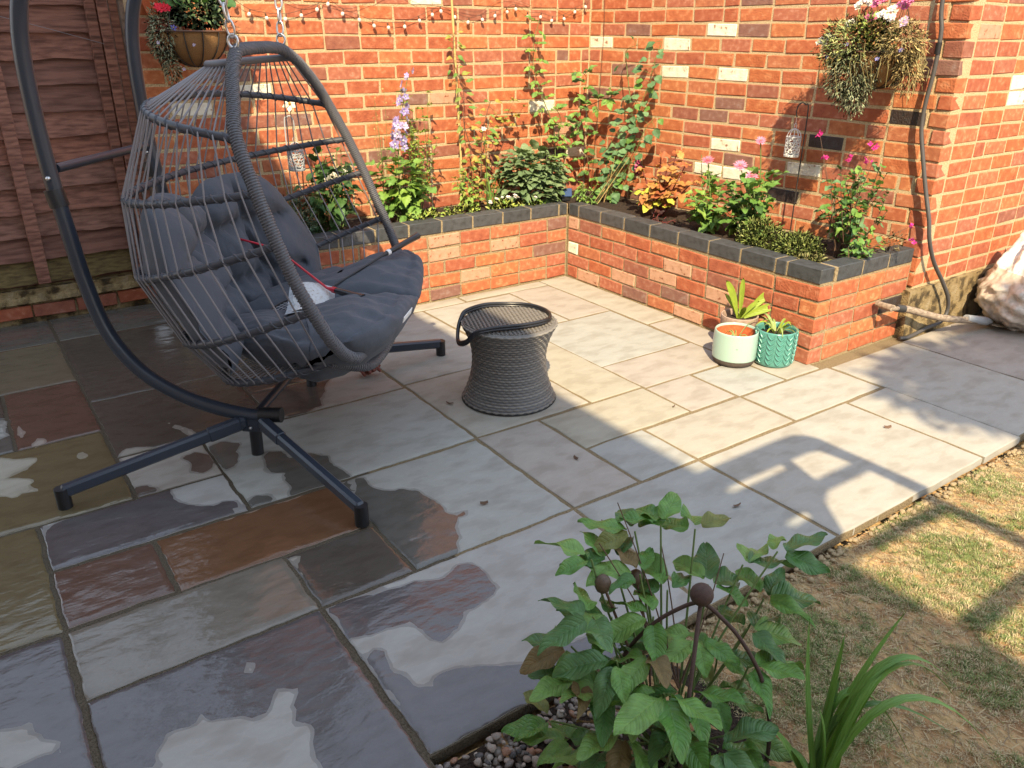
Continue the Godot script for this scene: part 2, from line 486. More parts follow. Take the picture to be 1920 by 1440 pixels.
# ---------------------------------------------------------------- paving
var WET := [
	PackedVector2Array([Vector2(-3.385, -1.168), Vector2(-2.258, -1.156), Vector2(-1.838, -0.130), Vector2(-1.971, 0.636), Vector2(-2.039, 0.763), Vector2(-2.077, 0.798), Vector2(-2.100, 0.891), Vector2(-2.154, 0.946), Vector2(-2.168, 1.017), Vector2(-2.239, 1.034), Vector2(-2.325, 1.039), Vector2(-2.378, 1.022), Vector2(-2.526, 1.055), Vector2(-2.671, 1.070), Vector2(-2.797, 1.039), Vector2(-3.005, 1.013), Vector2(-3.021, 1.344), Vector2(-3.428, 1.370), Vector2(-3.544, 1.337)]),
	PackedVector2Array([Vector2(-2.807, 1.173), Vector2(-2.754, 1.148), Vector2(-2.701, 1.199), Vector2(-2.713, 1.267), Vector2(-2.733, 1.312), Vector2(-2.764, 1.330), Vector2(-2.798, 1.292), Vector2(-2.789, 1.226)]),
	PackedVector2Array([Vector2(-2.696, 1.124), Vector2(-2.631, 1.114), Vector2(-2.580, 1.170), Vector2(-2.623, 1.227), Vector2(-2.619, 1.266), Vector2(-2.658, 1.339), Vector2(-2.689, 1.343), Vector2(-2.703, 1.274), Vector2(-2.691, 1.191)]),
	PackedVector2Array([Vector2(-3.010, 1.286), Vector2(-2.979, 1.285), Vector2(-2.941, 1.320), Vector2(-2.940, 1.356), Vector2(-3.020, 1.354)]),
	PackedVector2Array([Vector2(-3.312, 1.398), Vector2(-3.018, 1.346), Vector2(-2.911, 1.367), Vector2(-2.911, 1.428), Vector2(-2.881, 1.490), Vector2(-2.852, 1.551), Vector2(-2.805, 1.575), Vector2(-2.766, 1.569), Vector2(-2.728, 1.595), Vector2(-2.720, 1.646), Vector2(-2.717, 1.684), Vector2(-3.312, 1.679), Vector2(-3.316, 1.562)]),
	PackedVector2Array([Vector2(-3.369, 1.672), Vector2(-2.714, 1.694), Vector2(-2.653, 1.679), Vector2(-2.561, 1.692), Vector2(-2.493, 1.669), Vector2(-2.357, 1.686), Vector2(-2.412, 1.982), Vector2(-2.391, 2.293), Vector2(-2.708, 2.286), Vector2(-3.313, 2.291), Vector2(-3.353, 2.003)]),
	PackedVector2Array([Vector2(-2.532, 1.314), Vector2(-2.508, 1.294), Vector2(-2.474, 1.318), Vector2(-2.469, 1.393), Vector2(-2.385, 1.399), Vector2(-2.342, 1.454), Vector2(-2.333, 1.585), Vector2(-2.325, 1.662), Vector2(-2.341, 1.674), Vector2(-2.444, 1.672), Vector2(-2.544, 1.647), Vector2(-2.552, 1.642), Vector2(-2.535, 1.542), Vector2(-2.506, 1.491), Vector2(-2.547, 1.463), Vector2(-2.565, 1.427), Vector2(-2.547, 1.365)]),
	PackedVector2Array([Vector2(-2.702, 1.613), Vector2(-2.660, 1.590), Vector2(-2.629, 1.611), Vector2(-2.619, 1.660), Vector2(-2.710, 1.673)]),
	PackedVector2Array([Vector2(-2.328, 1.669), Vector2(-2.284, 1.690), Vector2(-2.296, 1.759), Vector2(-2.277, 1.808), Vector2(-2.245, 1.829), Vector2(-2.213, 1.829), Vector2(-2.174, 1.878), Vector2(-2.162, 1.972), Vector2(-2.149, 2.043), Vector2(-2.154, 2.080), Vector2(-2.094, 2.093), Vector2(-2.099, 2.106), Vector2(-2.149, 2.103), Vector2(-2.175, 2.163), Vector2(-2.257, 2.293), Vector2(-2.389, 2.295), Vector2(-2.415, 1.988)]),
	PackedVector2Array([Vector2(-2.691, 2.304), Vector2(-2.553, 2.312), Vector2(-2.429, 2.346), Vector2(-2.346, 2.362), Vector2(-2.293, 2.335), Vector2(-2.242, 2.347), Vector2(-2.229, 2.388), Vector2(-2.248, 2.454), Vector2(-2.235, 2.500), Vector2(-2.255, 2.516), Vector2(-2.317, 2.526), Vector2(-2.380, 2.539), Vector2(-2.418, 2.567), Vector2(-2.435, 2.587), Vector2(-2.493, 2.608), Vector2(-2.509, 2.582), Vector2(-2.514, 2.533), Vector2(-2.532, 2.489), Vector2(-2.563, 2.468), Vector2(-2.597, 2.471), Vector2(-2.626, 2.464), Vector2(-2.692, 2.452)]),
	PackedVector2Array([Vector2(-2.694, 2.541), Vector2(-2.656, 2.526), Vector2(-2.636, 2.549), Vector2(-2.645, 2.598), Vector2(-2.653, 2.627), Vector2(-2.629, 2.655), Vector2(-2.629, 2.699), Vector2(-2.619, 2.722), Vector2(-2.589, 2.737), Vector2(-2.563, 2.711), Vector2(-2.538, 2.695), Vector2(-2.455, 2.740), Vector2(-2.400, 2.782), Vector2(-2.329, 2.815), Vector2(-2.267, 2.786), Vector2(-2.136, 2.813), Vector2(-2.022, 2.839), Vector2(-2.107, 2.932), Vector2(-2.482, 2.925), Vector2(-2.697, 2.918), Vector2(-2.685, 2.632)]),
	PackedVector2Array([Vector2(-3.318, 2.283), Vector2(-2.708, 2.286), Vector2(-2.693, 2.919), Vector2(-2.697, 2.962), Vector2(-2.923, 2.806), Vector2(-2.914, 2.769), Vector2(-2.895, 2.708), Vector2(-2.895, 2.674), Vector2(-2.917, 2.636), Vector2(-2.900, 2.618), Vector2(-2.899, 2.588), Vector2(-2.873, 2.542), Vector2(-2.908, 2.533), Vector2(-2.927, 2.516), Vector2(-2.941, 2.548), Vector2(-2.956, 2.573), Vector2(-2.978, 2.578), Vector2(-3.018, 2.561), Vector2(-3.042, 2.536), Vector2(-3.075, 2.518), Vector2(-3.089, 2.488), Vector2(-3.103, 2.508), Vector2(-3.142, 2.516), Vector2(-3.176, 2.506), Vector2(-3.201, 2.535), Vector2(-3.218, 2.550), Vector2(-3.219, 2.602), Vector2(-3.324, 2.530)]),
	PackedVector2Array([Vector2(-3.524, 1.982), Vector2(-3.321, 1.974), Vector2(-3.307, 2.291), Vector2(-3.315, 2.544), Vector2(-3.549, 2.383)]),
	PackedVector2Array([Vector2(-3.512, 1.287), Vector2(-3.320, 1.362), Vector2(-3.325, 1.984), Vector2(-3.548, 1.989)]),
]
var DRY := [
	PackedVector2Array([Vector2(-3.430, 0.714), Vector2(-3.323, 0.822), Vector2(-3.262, 0.843), Vector2(-3.307, 0.922), Vector2(-3.365, 0.953), Vector2(-3.299, 1.021), Vector2(-3.297, 1.091), Vector2(-3.284, 1.130), Vector2(-3.333, 1.105), Vector2(-3.364, 1.128), Vector2(-3.452, 1.050)]),
	PackedVector2Array([Vector2(-3.139, 0.886), Vector2(-3.111, 0.889), Vector2(-3.107, 0.939), Vector2(-3.131, 0.958), Vector2(-3.143, 0.929)]),
	PackedVector2Array([Vector2(-3.358, 0.358), Vector2(-3.332, 0.418), Vector2(-3.340, 0.577), Vector2(-3.376, 0.591)]),
	PackedVector2Array([Vector2(-3.306, 0.478), Vector2(-3.271, 0.577), Vector2(-3.285, 0.614), Vector2(-3.302, 0.658)]),
	PackedVector2Array([Vector2(-3.262, 0.707), Vector2(-3.221, 0.640), Vector2(-3.207, 0.722), Vector2(-3.271, 0.754)]),
	PackedVector2Array([Vector2(-2.993, 0.949), Vector2(-2.905, 0.982), Vector2(-2.815, 1.011), Vector2(-2.812, 1.056), Vector2(-2.995, 1.025)]),
	PackedVector2Array([Vector2(-2.789, 0.786), Vector2(-2.737, 0.882), Vector2(-2.699, 0.995), Vector2(-2.741, 0.995), Vector2(-2.763, 0.899)]),
	PackedVector2Array([Vector2(-2.704, 1.998), Vector2(-2.657, 1.999), Vector2(-2.682, 2.046), Vector2(-2.698, 2.131), Vector2(-2.699, 2.077)]),
	PackedVector2Array([Vector2(-3.541, 2.249), Vector2(-3.467, 2.285), Vector2(-3.443, 2.288), Vector2(-3.439, 2.315), Vector2(-3.418, 2.341), Vector2(-3.409, 2.374), Vector2(-3.389, 2.391), Vector2(-3.395, 2.405), Vector2(-3.392, 2.425), Vector2(-3.415, 2.424), Vector2(-3.468, 2.408), Vector2(-3.485, 2.419), Vector2(-3.548, 2.375)]),
	PackedVector2Array([Vector2(-2.954, 2.374), Vector2(-2.942, 2.389), Vector2(-2.945, 2.444), Vector2(-2.972, 2.426)]),
	PackedVector2Array([Vector2(-3.317, 1.402), Vector2(-3.276, 1.392), Vector2(-3.304, 1.429), Vector2(-3.315, 1.458)]),
	PackedVector2Array([Vector2(-2.753, 1.615), Vector2(-2.721, 1.633), Vector2(-2.719, 1.667), Vector2(-2.749, 1.662)]),
]

func sdf(poly: PackedVector2Array, p: Vector2) -> float:
	# positive inside
	var best := 1e9
	var inside := false
	var m := poly.size()
	for i in m:
		var a := poly[i]
		var b := poly[(i + 1) % m]
		var ab := b - a
		var t := clampf((p - a).dot(ab) / ab.length_squared(), 0.0, 1.0)
		best = minf(best, p.distance_squared_to(a + ab * t))
		if (a.y > p.y) != (b.y > p.y) and p.x < ab.x * (p.y - a.y) / ab.y + a.x:
			inside = not inside
	best = sqrt(best)
	return best if inside else -best

func wetness(p: Vector2, near: Array, dry: Array) -> float:
	var q := p + Vector2(noise.get_noise_2d(p.x * 260.0, p.y * 260.0), noise.get_noise_2d(p.x * 260.0 + 900.0, p.y * 260.0)) * 0.020 + Vector2(noise.get_noise_2d(p.x * 1100.0, p.y * 1100.0), noise.get_noise_2d(p.x * 1100.0 + 700.0, p.y * 1100.0)) * 0.007
	var w := -0.2
	for poly in near:
		w = maxf(w, sdf(poly, q))
	for poly in dry:
		w = minf(w, -sdf(poly, q))
	return w

func bounds_meet(poly: PackedVector2Array, r: Rect2) -> bool:
	var b := Rect2(poly[0], Vector2.ZERO)
	for p in poly:
		b = b.expand(p)
	return b.grow(0.05).intersects(r)

func relief(x: float, z: float, rough: float) -> float:
	var h := noise.get_noise_2d(x * 42.0 + rough * 90.0, z * 120.0) + 0.35 * noise.get_noise_2d(x * 190.0, z * 420.0)
	var ledge := floorf(h * 4.0) / 4.0 + smoothstep(0.7, 1.0, fposmod(h * 4.0, 1.0)) / 4.0
	return noise.get_noise_2d(x * 60.0, z * 60.0) * 0.0018 * rough + noise.get_noise_2d(x * 260.0, z * 420.0) * 0.0007 * rough + ledge * 0.0048 * maxf(rough - 0.75, 0.0)

# the part of a ring of [point, normal, wetness] on one side of a level
func clipped(ring: Array, level: float, side: float) -> Array:
	var out := []
	for t in ring.size():
		var a: Array = ring[t]
		var d: Array = ring[(t + 1) % ring.size()]
		var va: float = (a[2] - level) * side
		var vd: float = (d[2] - level) * side
		if va >= 0.0:
			out.append(a)
		if (va >= 0.0) != (vd >= 0.0):
			var s := va / (va - vd)
			out.append([a[0].lerp(d[0], s), a[1].lerp(d[1], s).normalized(), level])
	return out

func fan(b: MB, ring: Array) -> void:
	if ring.size() < 3:
		return
	var f := []
	for q in ring:
		f.append(b.put(q[0], q[1]))
	for t in range(1, f.size() - 1):
		b.face(f[0], f[t], f[t + 1])

func slab(parent: Node3D, x0: float, x1: float, z0: float, z1: float, tone: int) -> void:
	var g := 0.0075
	x0 += g + rr(-0.002, 0.003)
	x1 -= g + rr(-0.002, 0.003)
	z0 += g + rr(-0.002, 0.003)
	z1 -= g + rr(-0.002, 0.003)
	var r := Rect2(x0, z0, x1 - x0, z1 - z0)
	var near := WET.filter(func(q): return bounds_meet(q, r))
	var dry := DRY.filter(func(q): return bounds_meet(q, r))
	var cell := 0.016 if near.size() else 0.06
	var nx := maxi(4, int(round(r.size.x / cell)))
	var nz := maxi(4, int(round(r.size.y / cell)))
	var rough := rr(0.4, 1.35)
	var lift := rr(-0.0015, 0.0015)
	var tiltx := rr(-0.002, 0.002)
	var P := PackedVector3Array()
	var W := PackedFloat32Array()
	var e := 0.007
	for j in nz + 1:
		for i in nx + 1:
			var fx := (x0 if i == 0 else x1 if i == nx else lerpf(x0 + e, x1 - e, float(i - 1) / (nx - 2)))
			var fz := (z0 if j == 0 else z1 if j == nz else lerpf(z0 + e, z1 - e, float(j - 1) / (nz - 2)))
			var rim := i == 0 or i == nx or j == 0 or j == nz
			if rim:
				fx += noise.get_noise_2d(fx * 330.0, fz * 330.0) * 0.006
				fz += noise.get_noise_2d(fx * 330.0 + 500.0, fz * 330.0) * 0.006
			var y := lift + relief(fx, fz, rough) + tiltx * ((fx - x0) / r.size.x - 0.5)
			if rim:
				y -= 0.0035 + 0.002 * absf(noise.get_noise_2d(fx * 500.0, fz * 500.0))
			P.append(Vector3(fx, y, fz))
			W.append(wetness(Vector2(fx, fz), near, dry) if near.size() else -1.0)
	var N := PackedVector3Array()
	for j in nz + 1:
		for i in nx + 1:
			var du := P[j * (nx + 1) + mini(i + 1, nx)] - P[j * (nx + 1) + maxi(i - 1, 0)]
			var dv := P[mini(j + 1, nz) * (nx + 1) + i] - P[maxi(j - 1, 0) * (nx + 1) + i]
			N.append(dv.cross(du).normalized())
	var bd := MB.new()
	var bm := MB.new()
	var bw := MB.new()
	var fringe := -0.009
	for j in nz:
		for i in nx:
			var k := [j * (nx + 1) + i, (j + 1) * (nx + 1) + i, (j + 1) * (nx + 1) + i + 1, j * (nx + 1) + i + 1]
			var lo := minf(minf(W[k[0]], W[k[1]]), minf(W[k[2]], W[k[3]]))
			var hi := maxf(maxf(W[k[0]], W[k[1]]), maxf(W[k[2]], W[k[3]]))
			if hi <= fringe or lo >= 0.0:
				var b: MB = bd if hi <= fringe else bw
				var f := []
				for q in k:
					f.append(b.put(P[q], N[q]))
				b.face(f[0], f[1], f[2])
				b.face(f[0], f[2], f[3])
				continue
			var ring := []
			for q in k:
				ring.append([P[q], N[q], W[q]])
			fan(bw, clipped(ring, 0.0, 1.0))
			fan(bm, clipped(clipped(ring, 0.0, -1.0), fringe, 1.0))
			fan(bd, clipped(ring, fringe, -1.0))
	# the sawn sides
	var deep := Vector3(0, -0.03, 0)
	for i in nx:
		bd.quad(P[i + 1], P[i], P[i] + deep, P[i + 1] + deep)
		var o := nz * (nx + 1)
		bd.quad(P[o + i], P[o + i + 1], P[o + i + 1] + deep, P[o + i] + deep)
	for j in nz:
		var a := j * (nx + 1)
		var b2 := (j + 1) * (nx + 1)
		bd.quad(P[a], P[b2], P[b2] + deep, P[a] + deep)
		bd.quad(P[b2 + nx], P[a + nx], P[a + nx] + deep, P[b2 + nx] + deep)
	var am := bd.mesh(M.slab[tone])
	bm.mesh(M.damp[tone], am)
	bw.mesh(M.wet[tone], am)
	part("paving_slab", am, parent)

func build_patio() -> void:
	var patio := Node3D.new()
	patio.name = "patio"
	add_child(patio)
	patio.set_meta("kind", "structure")
	var jb := MB.new()
	jb.box(Vector3(1.55, 0.03, 2.90), 0.0, Transform3D(Basis(), Vector3(-1.49, -0.021, 1.46)))
	var jd := MB.new()
	jd.box(Vector3(1.75, 0.03, 3.86), 0.0, Transform3D(Basis(), Vector3(-3.13, -0.021, 0.98)))
	jd.box(Vector3(1.30, 0.03, 4.4), 0.0, Transform3D(Basis(), Vector3(-3.352, -0.0216, 2.0)))
	jd.box(Vector3(0.10, 0.03, 0.62), 0.0, Transform3D(Basis(), Vector3(-2.235, -0.0212, 2.60)))
	part("damp_joint_mortar", jd.mesh(M.joint_damp), patio)
	jb.box(Vector3(4.0, 0.03, 0.99), 0.0, Transform3D(Basis(), Vector3(1.30, -0.0212, 2.405)))
	jb.box(Vector3(1.2, 0.03, 2.6), 0.0, Transform3D(Basis(), Vector3(-0.15, -0.0214, 1.40)))
	part("joint_mortar", jb.mesh(M.joint), patio)
	# x from, x to, z from, z to, tone (0 grey-blue 1 pink 2 cream 3 buff 4 orange 5 red-brown 6 purple 7 brown grey 8 pale)
	for s in [
		[-1.775, -0.86, 0.0, 0.115, 2], [-0.86, -0.228, 0.0, 0.105, 2], [-0.228, 0.0, 0.0, 1.033, 2],
		[-1.166, -0.545, 0.115, 0.725, 8], [-0.545, -0.228, 0.105, 0.725, 1], [-0.856, -0.235, 0.725, 1.365, 0], [-1.166, -0.856, 0.725, 1.66, 3],
		[-0.856, -0.228, 1.365, 1.675, 1], [-0.228, 0.0, 1.033, 1.69, 1], [-0.224, 0.035, 1.69, 1.985, 2],
		[-1.462, -0.860, 1.66, 1.972, 3], [-0.860, -0.563, 1.675, 1.975, 1], [-0.563, -0.224, 1.68, 1.983, 0], [-1.775, -1.462, 1.655, 2.287, 1],
		[-1.462, -1.158, 1.972, 2.285, 0], [-1.158, -0.555, 1.976, 2.287, 2], [-0.555, 0.078, 1.985, 2.293, 8],
		[-1.775, -1.166, 1.016, 1.655, 2], [-1.775, -1.166, 0.115, 1.016, 8],
		[-1.775, -1.155, 2.287, 2.915, 0], [-1.155, -0.215, 2.289, 2.915, 8], [-0.215, 0.090, 2.297, 2.912, 8], [0.082, 0.718, 2.005, 2.90, 8], [0.718, 1.640, 1.995, 2.90, 1], [1.640, 2.26, 1.995, 2.90, 8], [2.26, 3.18, 1.995, 2.90, 2],
		[-2.704, -1.775, 1.045, 1.66, 0], [-2.396, -1.775, 0.710, 1.045, 1], [-2.396, -1.775, 0.405, 0.710, 7],
		[-2.396, -1.775, 0.115, 0.405, 2], [-2.396, -1.775, 0.0, 0.115, 7], [-3.012, -2.396, -0.515, 0.408, 7], [-3.012, -2.396, -0.93, -0.515, 0],
		[-3.012, -2.396, 0.408, 1.015, 7], [-3.012, -2.704, 1.015, 1.363, 1], [-3.322, -2.704, 1.363, 1.667, 6],
		[-3.635, -3.012, 0.735, 1.363, 3], [-3.322, -3.012, 0.105, 0.735, 5], [-3.635, -3.322, 0.105, 0.385, 7], [-3.635, -3.322, 0.385, 0.735, 0],
		[-3.95, -3.012, -0.515, 0.105, 2], [-3.95, -3.012, -0.93, -0.515, 0],
		[-3.322, -3.020, 1.667, 1.978, 5], [-3.020, -2.400, 1.667, 1.985, 4], [-2.400, -1.775, 1.66, 2.287, 0],
		[-3.322, -2.704, 1.978, 2.287, 8], [-2.704, -2.396, 1.985, 2.287, 7], [-2.704, -1.775, 2.287, 2.915, 6],
		[-3.325, -2.704, 2.287, 3.22, 6], [-3.95, -3.322, 1.363, 1.98, 3], [-3.95, -3.325, 1.98, 2.90, 6], [-3.95, -3.325, 2.90, 3.52, 0], [-3.95, -3.635, 0.105, 1.363, 7],
	]:
		slab(patio, s[0], s[1], s[2], s[3], s[4])


# ---------------------------------------------------------------- brickwork
const COURSE := 0.081
var brick_full := []
var brick_half := []
var brick_queen := []

func make_brick_meshes() -> void:
	for k in 5:
		for t in [[brick_full, 0.209], [brick_half, 0.098], [brick_queen, 0.060]]:
			var b := MB.new()
			b.box(Vector3(t[1], 0.069, 0.1), 0.0042, Transform3D(), 0.0036, rng)
			t[0].append(b.mesh())

func red_brick() -> Material:
	var q := rng.randf()
	if q < 0.02:
		return M.brick_burnt
	if q < 0.08:
		return M.brick_brown
	return pick(M.brick)

# a face of brickwork: from O along D, N faces out. rows [from, to) in courses above y0; the bricks go under parent
func brick_face(parent: Node3D, O: Vector3, D: Vector3, N: Vector3, length: float, y0: float, rows: Vector2i, special: Array, shift: float, quoin_start := 0.0, quoin_end := 0.0, stuff: MB = null, mats := [], wobble := 1.0) -> void:
	var B := Basis(D, Vector3.UP, N)
	for row in range(rows.x, rows.y):
		var odd := posmod(row, 2) == 1
		# a positive quoin holds back the odd courses, a negative one the even courses
		var s := maxf(quoin_start, 0.0) if odd else maxf(-quoin_start, 0.0)
		var stop := length - (maxf(quoin_end, 0.0) if odd else maxf(-quoin_end, 0.0))
		var y := y0 + (row + 0.5) * COURSE
		var first := true
		while s < stop - 0.03:
			var L := 0.2218
			if first and absf(shift) > 0.0:
				L = 0.1108 if (odd == (shift > 0.0)) else 0.2218
			elif rng.randf() < 0.06 and wobble > 0.0:
				L = 0.1108
			first = false
			if s + L > stop - 0.045:
				L = stop - s
			var joint := 0.0125
			var lb := L - joint if s + L < stop - 0.005 else L
			var arr := brick_full
			var base := 0.209
			if lb < 0.080:
				arr = brick_queen
				base = 0.060
			elif lb < 0.145:
				arr = brick_half
				base = 0.098
			var at := O + D * (s + lb / 2.0) + Vector3.UP * y - N * (0.05 + rr(-0.001, 0.0015)) + Vector3.UP * rr(-0.0018, 0.0018) * wobble
			var xf := Transform3D(B * Basis(Vector3.UP, rr(-0.006, 0.006)) * Basis(Vector3.BACK, rr(-0.006, 0.006) * wobble), at).scaled_local(Vector3(lb / base, rr(0.985, 1.03), 1.0))
			var mat: Material = pick(mats) if mats.size() else red_brick()
			for sp in special:
				if absf(sp[1] - y) < COURSE * 0.5 and sp[0] >= s - 0.003 and sp[0] < s + L:
					mat = sp[2]
			if stuff:
				stuff.box(Vector3(lb, 0.069, 0.1), 0.0, Transform3D(xf.basis.orthonormalized(), at))
			else:
				part("brick", pick(arr), parent, mat, xf)
			s += L

func build_walls() -> void:
	var w: StandardMaterial3D = M.brick_white
	var u: StandardMaterial3D = M.brick_burnt
	var k: StandardMaterial3D = M.brick_black
	# back wall, facing the viewer
	var a := thing("brick_wall", "long red brick wall behind the planter, strung with a line of fairy bulbs", "wall")
	var y0 := 1.244 - 15 * COURSE + 0.0
	var left := -2.36
	var sp := []
	for q in [[-1.792, 1.211, w], [-1.74, 1.211, w], [-2.225, 1.119, w], [-2.10, 1.119, w], [-0.66, 1.678, w], [0.292, 1.052, w], [0.499, 0.732, w], [-1.545, 1.077, u], [-1.518, 1.277, M.brick_brown], [-1.329, 0.735, w], [0.36, 0.90, M.brick_pale], [0.30, 0.709, k], [-0.55, 1.13, M.brick_pale], [-2.0, 1.277, u]]:
		sp.append([q[0] - left, q[1], q[2]])
	brick_face(a, Vector3(left, 0, -0.55), Vector3.RIGHT, Vector3.BACK, 0.59 - left - 0.008, y0, Vector2i(4, 22), sp, 1.0)
	var core := MB.new()
	core.box(Vector3(2.953, 2.72, 0.20), 0.0, Transform3D(Basis(), Vector3(-0.8815, 1.345, -0.6535)))
	part("mortar", core.mesh(M.mortar), a)
	var up := MB.new()
	brick_face(a, Vector3(left, 0, -0.55), Vector3.RIGHT, Vector3.BACK, 0.59 - left - 0.008, y0, Vector2i(22, 33), [], 1.0, 0.0, 0.0, up)
	part("upper_bricks", up.mesh(M.brick[0]), a).set_meta("kind", "stuff")
	# side wall, from the inner corner to the house corner
	var D := Vector3(0.21, 0, 2.503).normalized()
	var N := Vector3(-D.z, 0, D.x)
	var b := thing("brick_wall", "red brick side wall with white painted bricks, carrying the overgrown hanging basket", "wall")
	sp = []
	for q in [[0.676, 0.475, 1.547, w], [0.651, 0.178, 1.461, w], [0.651, 0.178, 1.298, w], [0.684, 0.575, 1.303, w], [0.634, -0.031, 1.556, u], [0.708, 0.853, 1.547, u], [0.684, 0.57, 1.129, u], [0.659, 0.268, 1.045, M.brick_brown], [0.676, 0.479, 1.051, u], [0.692, 0.662, 0.892, w], [0.699, 0.754, 0.80, u], [0.687, 0.605, 0.717, w], [0.687, 0.80, 0.717, w], [0.743, 1.277, 0.801, w], [0.745, 1.297, 0.972, k], [0.778, 1.687, 1.139, k], [0.618, -0.218, 1.294, u], [0.595, -0.486, 1.47, w], [0.735, 1.181, 0.668, k], [0.60, -0.40, 1.138, u]]:
		sp.append([(Vector3(q[0], 0, q[1]) - Vector3(0.59, 0, -0.55)).dot(D), q[2], q[3]])
	var len_b := 2.512
	brick_face(b, Vector3(0.59, 0, -0.55), D, N, len_b, y0, Vector2i(4, 22), sp, -1.0, 0.0, 0.112)
	core = MB.new()
	core.box(Vector3(len_b - 0.10, 2.72, 0.20), 0.0, Transform3D(Basis(D, Vector3.UP, N), Vector3(0.59, 1.345, -0.55) + D * (len_b / 2.0 - 0.057) - N * 0.1035))
	part("mortar", core.mesh(M.mortar), b)
	up = MB.new()
	brick_face(b, Vector3(0.59, 0, -0.55), D, N, len_b, y0, Vector2i(22, 33), [], -1.0, 0.0, 0.112, up)
	part("upper_bricks", up.mesh(M.brick[2]), b).set_meta("kind", "stuff")
	# house wall that returns from the outer corner
	var c := thing("brick_wall", "red brick house wall beyond the outer corner, above a cracked cement plinth", "wall")
	var cx := 0.80
	sp = []
	for q in [[1.40, 1.311, w], [1.36, 1.23, w], [1.10, 1.549, M.brick_pale]]:
		sp.append([q[0] - cx, q[1], q[2]])
	brick_face(c, Vector3(cx - 0.003, 0, 1.953), Vector3.RIGHT, Vector3.BACK, 1.55, y0, Vector2i(3, 22), sp, 1.0, -0.112, 0.0)
	# the courses where the side wall's brick shows its end are already closed by that brick
	core = MB.new()
	core.box(Vector3(3.0, 2.72, 0.20), 0.0, Transform3D(Basis(), Vector3(cx + 1.5045, 1.345, 1.8495)))
	part("mortar", core.mesh(M.mortar), c)
	up = MB.new()
	brick_face(c, Vector3(cx + 1.56, 0, 1.953), Vector3.RIGHT, Vector3.BACK, 1.4, y0, Vector2i(3, 33), [], 1.0, 0.0, 0.0, up)
	brick_face(c, Vector3(cx, 0, 1.953), Vector3.RIGHT, Vector3.BACK, 1.55, y0, Vector2i(22, 33), [], 1.0, -0.112, 0.0, up)
	part("more_bricks", up.mesh(M.brick[1]), c).set_meta("kind", "stuff")
	var pl := MB.new()
	var pts := []
	for i in 29:
		pts.append(cx - 0.055 + 3.0 * i / 28.0)
	pl.grid(60, 10, func(s: float, t: float): return Vector3(cx - 0.05 + 3.0 * s, -0.02 + 0.285 * t + 0.006 * noise.get_noise_1d(s * 900.0) * t, 1.968 + 0.022 * (1.0 - t) + 0.010 * noise.get_noise_2d(s * 700.0, t * 60.0)))
	pl.grid(60, 1, func(s: float, t: float): return Vector3(cx - 0.05 + 3.0 * s, 0.265 + 0.006 * noise.get_noise_1d(s * 900.0), lerpf(1.968 + 0.010 * noise.get_noise_2d(s * 700.0, 60.0), 1.94, t)))
	pl.grid(1, 6, func(s: float, t: float): return Vector3(cx - 0.05, -0.02 + 0.285 * t, lerpf(1.90, 1.968 + 0.022 * (1.0 - t) + 0.010 * noise.get_noise_2d(0.0, t * 60.0), s)))
	part("cement_plinth", pl.mesh(M.render), c)

